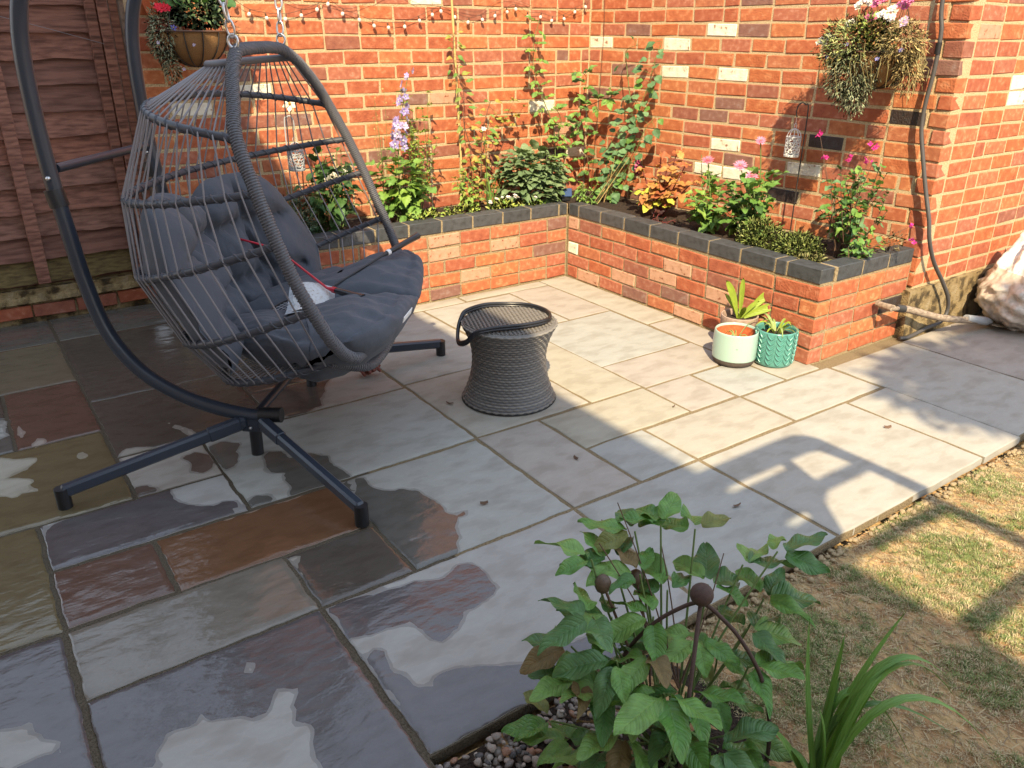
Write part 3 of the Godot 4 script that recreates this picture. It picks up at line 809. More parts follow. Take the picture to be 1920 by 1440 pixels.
func build_planter() -> void:
	var p := thing("raised_planter", "raised red brick planter with dark blue brick coping along two walls", "planter")
	var PC := 0.0828
	var core := MB.new()
	core.box(Vector3(2.27, 0.425, 0.08), 0.0, Transform3D(Basis(), Vector3(-1.13, 0.2025, -0.046)))
	core.box(Vector3(0.08, 0.425, 1.93), 0.0, Transform3D(Basis(), Vector3(0.046, 0.2025, 0.961)))
	core.box(Vector3(0.70, 0.425, 0.08), 0.0, Transform3D(Basis(), Vector3(0.436, 0.2025, 1.887)))
	core.box(Vector3(0.08, 0.425, 0.42), 0.0, Transform3D(Basis(), Vector3(-2.222, 0.2025, -0.29)))
	part("mortar", core.mesh(M.mortar_dirty), p)
	var pale := [M.brick_pale, M.brick[0], M.brick[1], M.brick[3], M.brick[5], M.brick[3], M.brick[4], M.brick[6]]
	var pale2 := [M.brick_pale, M.brick_pale, M.brick_brown, M.brick[6], M.brick[3], M.brick[4], M.brick[0], M.brick[6], M.brick[3], M.brick[4], M.brick[2]]
	# five courses under the coping on each face
	var sp1 := [[2.265 - 0.05, 0.37, M.brick_burnt], [2.265 - 0.26, 0.205, M.brick_burnt], [2.265 - 0.83, 0.04, M.brick_burnt]]
	var sp2 := [[0.05, 0.205, M.brick_white], [0.55, 0.12, M.brick_pale], [0.80, 0.12, M.brick_brown], [1.0, 0.16, M.brick_pale], [0.62, 0.04, M.brick_burnt], [0.98, 0.12, M.brick_burnt]]
	brick_face(p, Vector3(-2.265, 0, 0), Vector3.RIGHT, Vector3.BACK, 2.255, 0.0, Vector2i(0, 5), sp1, 1.0, 0.0, 0.0, null, pale)
	brick_face(p, Vector3(0, 0, 0.012), Vector3.BACK, Vector3.LEFT, 1.921, 0.0, Vector2i(0, 5), sp2, -1.0, 0.0, 0.112, null, pale2)
	brick_face(p, Vector3(0, 0, 1.933), Vector3.RIGHT, Vector3.BACK, 0.775, 0.0, Vector2i(0, 5), [[0.74, 0.20, M.brick_black]], 1.0, -0.112, 0.0, null, pale)
	# coping
	var y := 0.4515
	for t in [[Vector3(-2.265, 0, 0), Vector3.RIGHT, Vector3.BACK, [0.0, 0.21, 0.43, 0.655, 0.877, 1.09, 1.31, 1.528, 1.749, 1.965, 2.191, 2.262]],
			[Vector3(0, 0, 0.004), Vector3.BACK, Vector3.LEFT, [0.0, 0.103, 0.32, 0.537, 0.76, 0.985, 1.215, 1.434, 1.656, 1.727, 1.929]],
			[Vector3(0.1085, 0, 1.933), Vector3.RIGHT, Vector3.BACK, [0.0, 0.012, 0.225, 0.45, 0.672]]]:
		var js: Array = t[3]
		for i in js.size() - 1:
			if js[i + 1] - js[i] < 0.03:
				continue
			var b := MB.new()
			var L: float = js[i + 1] - js[i] - 0.0105
			b.box(Vector3(L, 0.073, 0.104), 0.004, Transform3D(), 0.0012, rng)
			part("coping_brick", b.mesh(), p, pick(M.coping), Transform3D(Basis(t[1], Vector3.UP, t[2]), t[0] + t[1] * (js[i] + L / 2.0 + 0.0052) + Vector3.UP * (y + rr(-0.001, 0.001)) - t[2] * 0.051))
	var cm := MB.new()
	cm.box(Vector3(2.26, 0.069, 0.096), 0.0, Transform3D(Basis(), Vector3(-1.13, 0.450, -0.0510)))
	cm.box(Vector3(0.096, 0.0692, 1.92), 0.0, Transform3D(Basis(), Vector3(0.0510, 0.450, 0.966)))
	cm.box(Vector3(0.675, 0.0694, 0.096), 0.0, Transform3D(Basis(), Vector3(0.442, 0.450, 1.882)))
	part("coping_mortar", cm.mesh(M.mortar_dirty), p)
	var so := MB.new()
	so.grid(60, 12, func(s: float, t: float): return Vector3(lerpf(-2.18, 0.66, s), 0.435 + 0.018 * noise.get_noise_2d(s * 900.0, t * 160.0), lerpf(-0.545, -0.09, t)))
	so.grid(14, 60, func(s: float, t: float): return Vector3(lerpf(0.09, 0.80, s), 0.434 + 0.018 * noise.get_noise_2d(s * 220.0 + 400.0, t * 800.0), lerpf(-0.10, 1.86, t)))
	part("soil", so.mesh(M.soil), p)

func build_fence() -> void:
	var f := thing("wooden_fence", "dark red-brown fence panel of overlapping wavy edged boards behind the chair frame", "fence")
	var n := 13
	for i in n:
		var y := 0.225 + i * 0.128
		var b := MB.new()
		var k := i
		b.grid(40, 5, func(s: float, t: float): return Vector3(lerpf(-4.3, -2.47, s), y + 0.158 * t - 0.010 * (1.0 - t) * (1.0 + noise.get_noise_2d(s * 220.0, k * 77.0) * 1.7), -0.955 + 0.030 * (1.0 - t) - 0.002 * t + 0.003 * noise.get_noise_2d(s * 160.0, k * 50.0 + t * 30.0)))
		b.grid(40, 1, func(s: float, t: float): return Vector3(lerpf(-4.3, -2.47, s), y - 0.010 * (1.0 + noise.get_noise_2d(s * 220.0, k * 77.0) * 1.7), lerpf(-0.945, -0.925 + 0.003 * noise.get_noise_2d(s * 160.0, k * 50.0), t)))
		part("fence_board", b.mesh(), f, M.fence_mossy if i < 1 else pick(M.fence))
	for x in [-2.985, -3.95]:
		var b := MB.new()
		b.box(Vector3(0.062, 1.72, 0.026), 0.003, Transform3D(Basis(Vector3.BACK, 0.0), Vector3(x, 1.075, -0.908)))
		part("batten", b.mesh(), f, M.fence[2])
	for t in [[-2.495, 0.05, 0], [-2.437, 0.052, 1], [-2.385, 0.042, 0]]:
		var b := MB.new()
		b.box(Vector3(t[1], 1.74, 0.03), 0.003, Transform3D(Basis(), Vector3(t[0], 1.085, -0.905 + 0.004 * t[2])))
		part("edge_board", b.mesh(), f, M.fence[1 + t[2]])
	var st := MB.new()
	st.tube(smooth([Vector3(-3.3, 1.66, -0.90), Vector3(-2.85, 1.55, -0.885), Vector3(-2.46, 1.44, -0.885)], 8), 0.0014, 4)
	part("wire", st.mesh(), f, M.rope)
	var back := MB.new()
	back.box(Vector3(1.9, 1.9, 0.02), 0.0, Transform3D(Basis(), Vector3(-3.4, 1.1, -0.985)))
	part("backing", back.mesh(M.fence[1]), f)
	var po := MB.new()
	po.box(Vector3(0.115, 2.2, 0.11), 0.008, Transform3D(Basis(), Vector3(-2.303, 1.08, -0.95)))
	alone("fence_post", po.mesh(), "square weathered grey-brown post between the fence panel and the brick wall", "post", M.post)
	var d := thing("low_brick_footing", "low mossy brick footing under the wooden fence, crumbling at the face", "wall")
	var core := MB.new()
	core.box(Vector3(2.2, 0.20, 0.18), 0.0, Transform3D(Basis(), Vector3(-3.36, 0.085, -1.022)))
	core.grid(50, 6, func(s: float, t: float): return Vector3(lerpf(-4.4, -2.28, s), lerpf(0.115, 0.195, t), lerpf(-0.905, -0.97, t) + 0.014 * noise.get_noise_2d(s * 700.0, t * 90.0)))
	part("crumbling_mortar", core.mesh(M.render), d)
	var dirty := [M.brick_brown, M.brick[4], M.brick_burnt, M.brick_brown]
	brick_face(d, Vector3(-4.4, 0.012, -0.915), Vector3.RIGHT, Vector3.BACK, 2.1, 0.012, Vector2i(0, 1), [], 1.0, 0.0, 0.0, null, dirty, 2.0)


# ---------------------------------------------------------------- the hanging chair
const CH_F := Vector3(0.766, 0, 0.643)   # the way the chair's frame faces
const CH_D := Vector3(0.643, 0, -0.766)  # across it, away from the viewer
const HUB := Vector3(-2.55, 0, 1.286)

func fr(d: float, f: float, y: float) -> Vector3:
	return HUB + CH_D * d + CH_F * f + Vector3.UP * y

# the basket is turned a little on its chains: w across, f forward, y up
func bk(w: float, f: float, y: float) -> Vector3:
	var a := deg_to_rad(-4.24)
	return fr(0.33 + w * cos(a) - f * sin(a), f * cos(a) + w * sin(a), y)

# height, half width, forward offset and depth of the woven hoops
const HOOPS := [[0.144, 1.216, 0.607, 0.43, 1.286], [0.206, 1.067, 0.667, 0.62, 0.977], [0.262, 0.918, 0.696, 0.68, 0.698], [0.343, 0.708, 0.693, 0.63, 0.458], [0.36, 0.47, 0.52, 0.55, 0.275]]

func hoop(h: Array, t: float) -> Vector3:
	var e := 2.0 / 2.3
	var c := signf(cos(t)) * pow(absf(cos(t)), e)
	var s := pow(absf(sin(t)), e)
	return bk(-h[2] * c, h[0] - h[3] * s, lerpf(h[1], h[4], s))

func spiral(path: PackedVector3Array, r: float, pitch: float, wire: float) -> PackedVector3Array:
	var out := PackedVector3Array()
	var run := 0.0
	var a := Vector3.ZERO
	for i in path.size() - 1:
		var t := (path[i + 1] - path[i])
		var L := t.length()
		t = t.normalized()
		if a == Vector3.ZERO:
			a = t.cross(Vector3.UP if absf(t.y) < 0.9 else Vector3.RIGHT).normalized()
		a = (a - t * a.dot(t)).normalized()
		var b := t.cross(a)
		var steps := maxi(1, int(L / pitch * 7.0))
		for k in steps:
			var s := L * k / steps
			var w := TAU * (run + s) / pitch
			out.append(path[i] + t * s + (a * cos(w) + b * sin(w)) * (r + wire * 0.4))
		run += L
	return out

func build_chair_frame() -> void:
	var f := thing("chair_frame", "dark grey tubular steel stand with two curved uprights holding the hanging chair", "frame")
	var prof := [[0.09, 0.170], [-0.008, 0.166], [-0.152, 0.194], [-0.291, 0.248], [-0.421, 0.340], [-0.515, 0.485], [-0.560, 0.672], [-0.581, 0.847], [-0.597, 1.0], [-0.606, 1.121], [-0.610, 1.276], [-0.607, 1.41], [-0.594, 1.52], [-0.56, 1.63], [-0.48, 1.77], [-0.34, 1.89], [-0.16, 1.955], [0.03, 1.97]]
	for d in [0.0, 0.66]:
		var pts := []
		for q in prof:
			pts.append(fr(d, q[0] + (0.015 if d > 0 else 0.0), q[1]))
		var b := MB.new()
		b.tube(smooth(pts, 6), 0.0265, 14)
		var up := part("upright", b.mesh(), f, M.steel)
		b = MB.new()
		b.tube(PackedVector3Array([fr(d, -0.603, 1.005), fr(d, -0.592, 0.945)]), 0.0325, 14)
		part("collar", b.mesh(), up, M.plastic)
		b = MB.new()
		b.ball(fr(d - 0.027, -0.594, 1.045), Vector3.ONE * 0.009)
		part("bolt", b.mesh(), up, M.chrome)
		b = MB.new()
		b.tube(PackedVector3Array([fr(d, 0.115, 0.172), fr(d, 0.03, 0.169)]), 0.029, 12)
		part("end_cap", b.mesh(), up, M.plastic)
		# the splayed feet
		var out := -1.0 if d == 0.0 else 1.0
		for s in [-1.0, 1.0]:
			b = MB.new()
			var foot := fr(d + out * 0.440, s * 0.512 + (0.02 if s > 0 else 0.0), 0.062)
			var root := fr(d + out * 0.02, s * 0.03 + 0.01, 0.150)
			var dir := (foot - root)
			var fx := frame_of(dir, Vector3.UP, root + dir * 0.5)
			b.box(Vector3(dir.length(), 0.044, 0.036), 0.008, fx)
			var leg := part("leg", b.mesh(), f, M.steel)
			b = MB.new()
			b.box(Vector3(0.13, 0.05, 0.042), 0.008, Transform3D(fx.basis, root + dir * 0.13))
			part("sleeve", b.mesh(), leg, M.steel)
			b = MB.new()
			b.tube(PackedVector3Array([foot + Vector3(0, 0.015, 0), foot * Vector3(1, 0, 1) + Vector3(0, 0.0005, 0)]), 0.024, 12)
			part("foot", b.mesh(), leg, M.plastic)
		b = MB.new()
		b.tube(PackedVector3Array([fr(d + out * 0.005, 0.005, 0.150), fr(d, 0.0, 0.0005)]), 0.024, 12)
		part("centre_foot", b.mesh(), f, M.plastic)
		b = MB.new()
		for s in [-1.0, 1.0]:
			b.box(Vector3(0.07, 0.05, 0.004), 0.0, Transform3D(frame_of(CH_F, Vector3.UP, fr(d + s * 0.028, 0.0, 0.135))))
		part("bracket", b.mesh(), f, M.steel)
		b = MB.new()
		b.ball(fr(d - 0.034, 0.0, 0.128), Vector3.ONE * 0.007)
		part("bolt", b.mesh(), f, M.chrome)
		# hook plate at the tip
		b = MB.new()
		b.tube(PackedVector3Array([fr(d, 0.035, 1.97), fr(d, 0.04, 1.90)]), 0.012, 8)
		part("hook", b.mesh(), f, M.steel)
	for q in [[-0.590, 1.072, 0.016], [0.0, 0.155, 0.018]]:
		var b := MB.new()
		b.tube(PackedVector3Array([fr(0.02, q[0], q[1]), fr(0.64, q[0], q[1])]), q[2], 12)
		part("cross_bar", b.mesh(), f, M.steel)

func build_basket() -> void:
	var c := thing("hanging_chair", "wide grey corded egg chair with wrapped rim hanging from two short chains", "chair")
	var half := [[0.20, 0.052, 1.452], [0.285, 0.065, 1.440], [0.40, 0.088, 1.392], [0.52, 0.120, 1.305], [0.607, 0.146, 1.216], [0.667, 0.206, 1.067], [0.698, 0.262, 0.918], [0.702, 0.305, 0.80], [0.694, 0.345, 0.708], [0.668, 0.388, 0.605], [0.605, 0.425, 0.525], [0.48, 0.448, 0.490]]
	var ring := [bk(0, 0.045, 1.455)]
	for q in half:
		ring.append(bk(-q[0], q[1], q[2]))
	ring.append(bk(0, 0.465, 0.472))
	for i in half.size():
		var q: Array = half[half.size() - 1 - i]
		ring.append(bk(q[0], q[1], q[2]))
	var path := smooth(ring, 8, true)
	var b := MB.new()
	b.tube(path, 0.0185, 12, true)
	var rim := part("rim", b.mesh(), c, M.rattan)
	b = MB.new()
	var loop := path.duplicate()
	loop.append(path[0])
	b.tube(spiral(loop, 0.0180, 0.0086, 0.003), 0.0037, 5)
	part("rim_wrapping", b.mesh(), rim, M.rattan)
	# the bar behind the top of the rim, where the cords begin
	var hb := []
	for k in 13:
		var t := PI * k / 12.0
		hb.append(bk(-0.33 * cos(t), 0.075 - 0.17 * sin(t), 1.415 - 0.012 * sin(t)))
	var top := smooth(hb, 4)
	b = MB.new()
	b.tube(top, 0.014, 10)
	part("cord_bar", b.mesh(), c, M.rattan)
	for h in HOOPS:
		var pts := PackedVector3Array()
		for k in 61:
			pts.append(hoop(h, PI * k / 60.0))
		b = MB.new()
		b.tube(pts, 0.0125, 10)
		var hp := part("hoop", b.mesh(), c, M.hoop)
		b = MB.new()
		b.tube(spiral(pts, 0.0115, 0.052, 0.003), 0.0042, 5)
		part("hoop_cord", b.mesh(), hp, M.hoop)
	# the wrapped bar that closes the lowest hoop under the seat front
	var low_bar := smooth([hoop(HOOPS[4], 0.02), bk(-0.40, 0.44, 0.405), bk(-0.2, 0.455, 0.365), bk(0.0, 0.46, 0.355), bk(0.2, 0.455, 0.365), bk(0.40, 0.44, 0.405), hoop(HOOPS[4], PI - 0.02)], 10)
	b = MB.new()
	b.tube(low_bar, 0.016, 10)
	var lb := part("lower_bar", b.mesh(), c, M.rattan)
	b = MB.new()
	b.tube(spiral(low_bar, 0.016, 0.0095, 0.003), 0.0038, 5)
	part("bar_wrapping", b.mesh(), lb, M.rattan)
	# cords that run from the bar over every hoop and under the seat
	var n := 38
	for k in n:
		var t := PI * (k + 0.5 + rr(-0.14, 0.14)) / n
		var pts := []
		var tb := (t / PI) * 12.0
		var i0 := clampi(int(tb), 0, 11)
		pts.append(hb[i0].lerp(hb[i0 + 1], tb - i0))
		for h in HOOPS:
			var q := hoop(h, t)
			var o := (q - bk(0, 0.1, q.y)).normalized()
			pts.append(q + o * 0.012)
		var last: Vector3 = pts[pts.size() - 1]
		pts.append(last.lerp(bk(0, 0.20, 0.375), 0.25))
		pts.append(last.lerp(bk(0, 0.20, 0.375), 0.55))
		b = MB.new()
		var run := PackedVector3Array()
		for i in pts.size() - 1:
			var m := 5
			for q in m:
				var s := float(q) / m
				var p: Vector3 = pts[i].lerp(pts[i + 1], s)
				run.append(p)
		run.append(pts[pts.size() - 1])
		b.tube(run, 0.0031, 5)
		part("cord", b.mesh(), c, M.rope)
	# chains
	for s in [-1.0, 1.0]:
		var foot := bk(0.275 * s, 0.06, 1.467)
		b = MB.new()
		var eye := []
		for k in 10:
			var w := TAU * k / 10.0
			eye.append(foot + Vector3(0, 0.012, 0) + CH_F * cos(w) * 0.016 + Vector3.UP * sin(w) * 0.02)
		b.tube(smooth(eye, 2, true), 0.005, 6, true)
		var top_at := fr(0.0 if s < 0 else 0.66, 0.04, 1.90)
		var chain := part("chain", b.mesh(), c, M.chrome)
		var from := foot + Vector3(0, 0.028, 0)
		var L := from.distance_to(top_at)
		var links := int(L / 0.042)
		for i in links:
			b = MB.new()
			var mid := from.lerp(top_at, (i + 0.5) / links)
			var ax := (top_at - from).normalized()
			var sd := CH_F if i % 2 == 0 else CH_D
			sd = (sd - ax * sd.dot(ax)).normalized()
			var lk := []
			for k in 10:
				var w := TAU * k / 10.0
				lk.append(mid + ax * sin(w) * 0.027 + sd * cos(w) * 0.0125)
			b.tube(smooth(lk, 2, true), 0.0042, 6, true)
			part("link", b.mesh(), chain, M.chrome)

func hoop_at(y: float, t: float) -> Vector3:
	# the woven shell at any height between the lowest and highest hoop
	var s := pow(absf(sin(t)), 0.87)
	for i in HOOPS.size() - 1:
		var a := hoop(HOOPS[i], t)
		var d := hoop(HOOPS[i + 1], t)
		if y <= a.y and y >= d.y:
			return a.lerp(d, (a.y - y) / (a.y - d.y))
	var low := hoop(HOOPS[HOOPS.size() - 1], t)
	return Vector3(low.x, y, low.z) if y < low.y else Vector3(hoop(HOOPS[0], t).x, y, hoop(HOOPS[0], t).z)

func se(x: float, k: float) -> float:
	return signf(x) * pow(absf(x), k)

func build_cushion() -> void:
	var c := thing("seat_cushion", "charcoal tufted double cushion with two rounded back lobes in the hanging chair", "cushion")
	# two plump backs that follow the shell, pinched at the tufts
	for s in [0, 1]:
		var b := MB.new()
		var ta: float = [0.20, 0.535][s]
		var tb: float = [0.57, 0.855][s]
		var topy: float = [0.97, 0.955][s]
		var seed_: float = s * 40.0
		b.grid(48, 76, func(u: float, v: float):
			var t := PI * lerpf(ta, tb, u)
			var round_ := pow(clampf(1.0 - pow(absf(2.0 * u - 1.0), 3.2), 0.0, 1.0), 0.5)
			var w := TAU * v - PI / 2.0           # round the section: bottom, inside, top, outside
			var lo := 0.40
			var hi := lerpf(topy - 0.30, topy, round_)
			var y := lerpf(lo, hi, 0.5 + 0.5 * se(sin(w), 0.75))
			var k := (y - lo) / (topy - lo)
			# puffs between the tufts: two across, three up
			var qa := absf(sin((u * 2.0) * PI))
			var qb := absf(sin((k * 2.6 + 0.25) * PI))
			var q := pow(qa * qb, 0.5)
			var inside := maxf(cos(w), 0.0)
			var thick := (0.115 + 0.115 * q * inside) * pow(clampf(1.0 - pow(absf(2.0 * u - 1.0), 7.0), 0.0, 1.0), 0.5)
			var base := hoop_at(maxf(y, 0.47), t)
			var inward := ((bk(0, 0.15, 0.0) - base) * Vector3(1, 0, 1)).normalized()
			var wr := noise.get_noise_3d(base.x * 200.0 + seed_, y * 330.0, base.z * 200.0) * 0.016 + 0.009 * sin(u * 41.0 + k * 17.0 + seed_) * (1.0 - q) * (0.3 + inside)
			var p := base + inward * (0.020 + thick * (0.5 + 0.5 * se(cos(w), 0.8)) + wr * (0.4 + inside))
			return Vector3(p.x, y + wr * 0.5, p.z))
		part("back_lobe", b.mesh(), c, M.cloth)
	# the seat in two halves, rolled over at the front
	for s in [0, 1]:
		var b := MB.new()
		var u0: float = [-0.585, 0.0][s]
		var u1: float = [0.01, 0.585][s]
		var seed_: float = s * 70.0
		b.grid(44, 80, func(u: float, v: float):
			var w := lerpf(u0, u1, u)
			var a := absf(w) / 0.585
			var g := TAU * v + PI / 2.0            # round the section: top, back, underside, front
			var f0 := -0.26 + 0.40 * a * a
			var f1 := 0.585 - 0.05 * a * a - 0.11 * pow(a, 8.0)
			var k := 0.5 - 0.5 * se(-cos(g), 0.62)   # 0 at the back, 1 at the front
			var f := lerpf(f0, f1, k)
			var q := pow(absf(sin((u * 1.0) * PI)) * absf(sin((k * 2.0 + 0.15) * PI)), 0.5)
			var top := maxf(sin(g), 0.0)
			var thick := (0.120 + 0.100 * q * top) * pow(clampf(1.0 - pow(absf(2.0 * u - 1.0), 5.0), 0.0, 1.0), 0.5)
			var wr := noise.get_noise_3d(w * 330.0 + seed_, k * 190.0, g * 9.0) * 0.016 + 0.008 * sin(w * 60.0 + k * 21.0) * (1.0 - q) * top
			var y := 0.385 + 0.150 * pow(k, 1.3) + 0.035 * a + thick * 0.5 * se(sin(g), 0.7) + wr
			var ends := pow(clampf(1.0 - pow(absf(2.0 * u - 1.0), 5.0), 0.0, 1.0), 0.5)
			if sin(g) < 0.0:
				y -= 0.085 * pow(clampf(sin(k * PI), 0.0, 1.0), 0.7) * ends
				f += 0.07 * (1.0 - k)
			# the shell narrows towards the bottom and the back
			w *= lerpf(0.74, 1.0, smoothstep(0.30, 0.56, y)) * lerpf(0.86, 1.0, smoothstep(0.0, 0.45, k))
			return bk(w, f, y))
		part("seat_pad", b.mesh(), c, M.cloth)
	var lb := MB.new()
	lb.box(Vector3(0.075, 0.026, 0.003), 0.001, frame_of(bk(0.06, 0.61, 0.59) - bk(-0.05, 0.58, 0.57), Vector3.UP + CH_F * 0.35, bk(-0.40, 0.598, 0.60)))
	part("care_label", lb.mesh(), c, M.white_cloth)

func racket(called: String, label: String, grip0: Vector3, grip1: Vector3, head: Vector3, shaft: Material, frame: Material, flat: Vector3) -> void:
	var r := thing(called, label, "racket", Vector3.ZERO, "rackets on the hanging chair seat")
	var d := (grip1 - grip0).normalized()
	var b := MB.new()
	b.tube(PackedVector3Array([grip0, grip0 + d * 0.012, grip0 + d * 0.06, grip1 - d * 0.03, grip1]), [0.017, 0.0155, 0.0135, 0.0125, 0.010], 10)
	var grip := part("grip", b.mesh(), r, M.black_rubber)
	b = MB.new()
	b.tube(PackedVector3Array([grip1 - d * 0.004, grip1 + d * 0.014]), 0.0128, 10)
	part("grip_band", b.mesh(), grip, M.white_cloth if shaft == M.plastic else shaft)
	b = MB.new()
	b.tube(PackedVector3Array([grip1 + d * 0.01, grip1 + d * 0.05, head]), [0.011, 0.005, 0.0042], 8)
	part("shaft", b.mesh(), r, shaft)
	b = MB.new()
	var sd := flat.cross(d).normalized()
	var pts := []
	for k in 20:
		var w := TAU * k / 20.0
		pts.append(head + d * 0.115 + d * -cos(w) * 0.115 + sd * sin(w) * 0.095)
	b.tube(smooth(pts, 2, true), 0.0048, 6, true)
	var hd := part("head", b.mesh(), r, frame)
	b = MB.new()
	for k in range(-5, 6):
		var x := k / 6.0
		var e := sqrt(1.0 - x * x)
		b.tube(PackedVector3Array([head + d * (0.115 - 0.115 * e) + sd * x * 0.095, head + d * (0.115 + 0.115 * e) + sd * x * 0.095]), 0.0008, 3, false, false)
		b.tube(PackedVector3Array([head + d * (0.115 + 0.115 * x) - sd * e * 0.095, head + d * (0.115 + 0.115 * x) + sd * e * 0.095]), 0.0008, 3, false, false)
	part("strings", b.mesh(), hd, M.white_cloth)

func build_seat_things() -> void:
	racket("racket", "thin black racket with a white grip ring, lying on the seat front", bk(0.50, 0.525, 0.668), bk(0.33, 0.42, 0.636), bk(0.02, 0.17, 0.53), M.plastic, M.plastic, Vector3.UP)
	racket("racket", "red shafted racket with a black grip leaning against the cushion back", bk(-0.17, 0.40, 0.585), bk(-0.07, 0.27, 0.585), bk(0.19, -0.02, 0.68), M.red, M.red, (Vector3.UP + CH_F * 0.8).normalized())
	var b := MB.new()
	b.grid(14, 10, func(s: float, t: float): return bk(lerpf(-0.26, 0.02, s), lerpf(0.12, 0.30, t) - 0.05 * s, 0.548 + 0.02 * s - 0.012 * sin(s * 5.0) + 0.012 * sin(t * 4.0)))
	var o := alone("folded_paper", b.mesh(), "silvery grey folded paper lying on the seat cushion under the red racket", "paper", smat("newsprint", lin(0.42, 0.46, 0.50), 0.7, {tex = T.worn, tri = 5.0}))
	b = MB.new()
	b.grid(10, 8, func(s: float, t: float): return bk(lerpf(-0.24, 0.0, s), lerpf(0.14, 0.28, t) - 0.05 * s, 0.553 + 0.02 * s - 0.012 * sin(s * 5.0) + 0.012 * sin(t * 4.0)))
	part("sheet", b.mesh(), o, smat("newsprint_pale", lin(0.55, 0.58, 0.62), 0.7, {tex = T.chipped, tri = 9.0}))


# ---------------------------------------------------------------- things on the paving
func build_stool() -> void:
	var at := Vector3(-1.436, 0, 1.397)
	var s := thing("wicker_stool", "round grey-brown wicker stool with a pinched waist, standing in the middle of the patio", "stool", at)
	var rad := func(y: float) -> float:
		var k := y / 0.355
		return 0.158 + 0.052 * pow(absf(k - 0.55) / 0.55, 2.0) * (1.0 if k < 0.55 else 1.35)
	var body := MB.new()
	var prof := PackedVector2Array()
	for i in 25:
		var y := 0.004 + 0.352 * i / 24.0
		prof.append(Vector2(rad.call(y) + 0.0020, y))
	body.lathe(prof, 48)
	part("core", body.mesh(), s, M.rattan)
	var bands := 30
	var posts := 72
	for m in 3:
		var w := MB.new()
		for j in bands:
			if j % 3 != m:
				continue
			var y := 0.010 + 0.345 * j / (bands - 1)
			var path := PackedVector3Array()
			var steps := posts * 2
			for k in steps:
				var a := TAU * k / steps
				var wave := cos(k * PI / 2.0 + j * PI) * 0.0026
				var r: float = rad.call(y) + wave
				path.append(Vector3(cos(a) * r, y, sin(a) * r))
			w.tube(path, 0.0056, 5, true)
		part("woven_side", w.mesh(), s, M.wicker[m])
	var tp := MB.new()
	var rt: float = rad.call(0.352)
	tp.lathe(PackedVector2Array([Vector2(rt + 0.001, 0.348), Vector2(rt + 0.003, 0.357), Vector2(rt - 0.003, 0.365), Vector2(rt - 0.012, 0.364), Vector2(0.001, 0.362)]), 48)
	part("top_board", tp.mesh(), s, M.wicker[1])
	for m in 2:
		var w := MB.new()
		for k in range(-21, 22):
			if posmod(k, 2) != m:
				continue
			var x := k * 0.0093
			var half := sqrt(maxf(0.0, pow(rt - 0.008, 2) - x * x))
			var path := PackedVector3Array()
			var n := int(half / 0.006) + 1
			for i in n + 1:
				var z := lerpf(-half, half, float(i) / n)
				path.append(Vector3(x, 0.3652 + 0.0022 * cos(z / 0.0115 * PI / 2.0 + k * PI), z))
			w.tube(path, 0.0042, 5)
		part("woven_top", w.mesh(), s, M.wicker[m])
	var ft := MB.new()
	ft.lathe(PackedVector2Array([Vector2(rad.call(0.0) - 0.004, 0.0005), Vector2(rad.call(0.0) + 0.004, 0.004), Vector2(rad.call(0.0) - 0.002, 0.010)]), 48)
	part("foot_ring", ft.mesh(), s, M.plastic)
	# the loose black loop lying over the top
	var pts := []
	for q in [[-0.190, -0.07, 0.380], [-0.11, -0.155, 0.380], [0.0, -0.185, 0.375], [0.10, -0.165, 0.375], [0.165, -0.09, 0.375], [0.178, 0.0, 0.375], [0.14, 0.075, 0.382], [0.07, 0.12, 0.383], [0.0, 0.145, 0.383], [-0.07, 0.165, 0.382], [-0.135, 0.185, 0.372], [-0.178, 0.168, 0.325], [-0.215, 0.105, 0.300], [-0.222, 0.03, 0.325], [-0.212, -0.03, 0.360]]:
		pts.append(at + Vector3(q[0] * 0.82 - q[1] * 0.57, q[2], q[0] * 0.57 + q[1] * 0.82))
	var b := MB.new()
	var path := smooth(pts, 6, true)
	var m := path.size()
	var ring := 8
	# a flattened band: two strips side by side
	for e in [-1.0, 1.0]:
		var p2 := PackedVector3Array()
		for i in m:
			p2.append(path[i] + Vector3.UP * 0.0055 * e)
		b.tube(p2, 0.0075, 8, true)
	alone("rubber_loop", b.mesh(), "loose black rubber loop lying over the wicker stool and drooping off its edge", "loop", M.black_rubber)

func pot_profile(r: float, h: float, belly: float, lip: float) -> PackedVector2Array:
	var p := PackedVector2Array([Vector2(r * 0.82, 0.0005), Vector2(r * 0.93, 0.008)])
	for i in 9:
		var k := i / 8.0
		p.append(Vector2(r * (0.95 + belly * sin(k * PI) + 0.05 * k), lerpf(0.02, h - 0.008, k)))
	p.append(Vector2(r, h))
	p.append(Vector2(r - lip, h - 0.001))
	p.append(Vector2(r - lip - 0.003, h - 0.012))
	p.append(Vector2(r - lip - 0.006, h * 0.45))
	return p

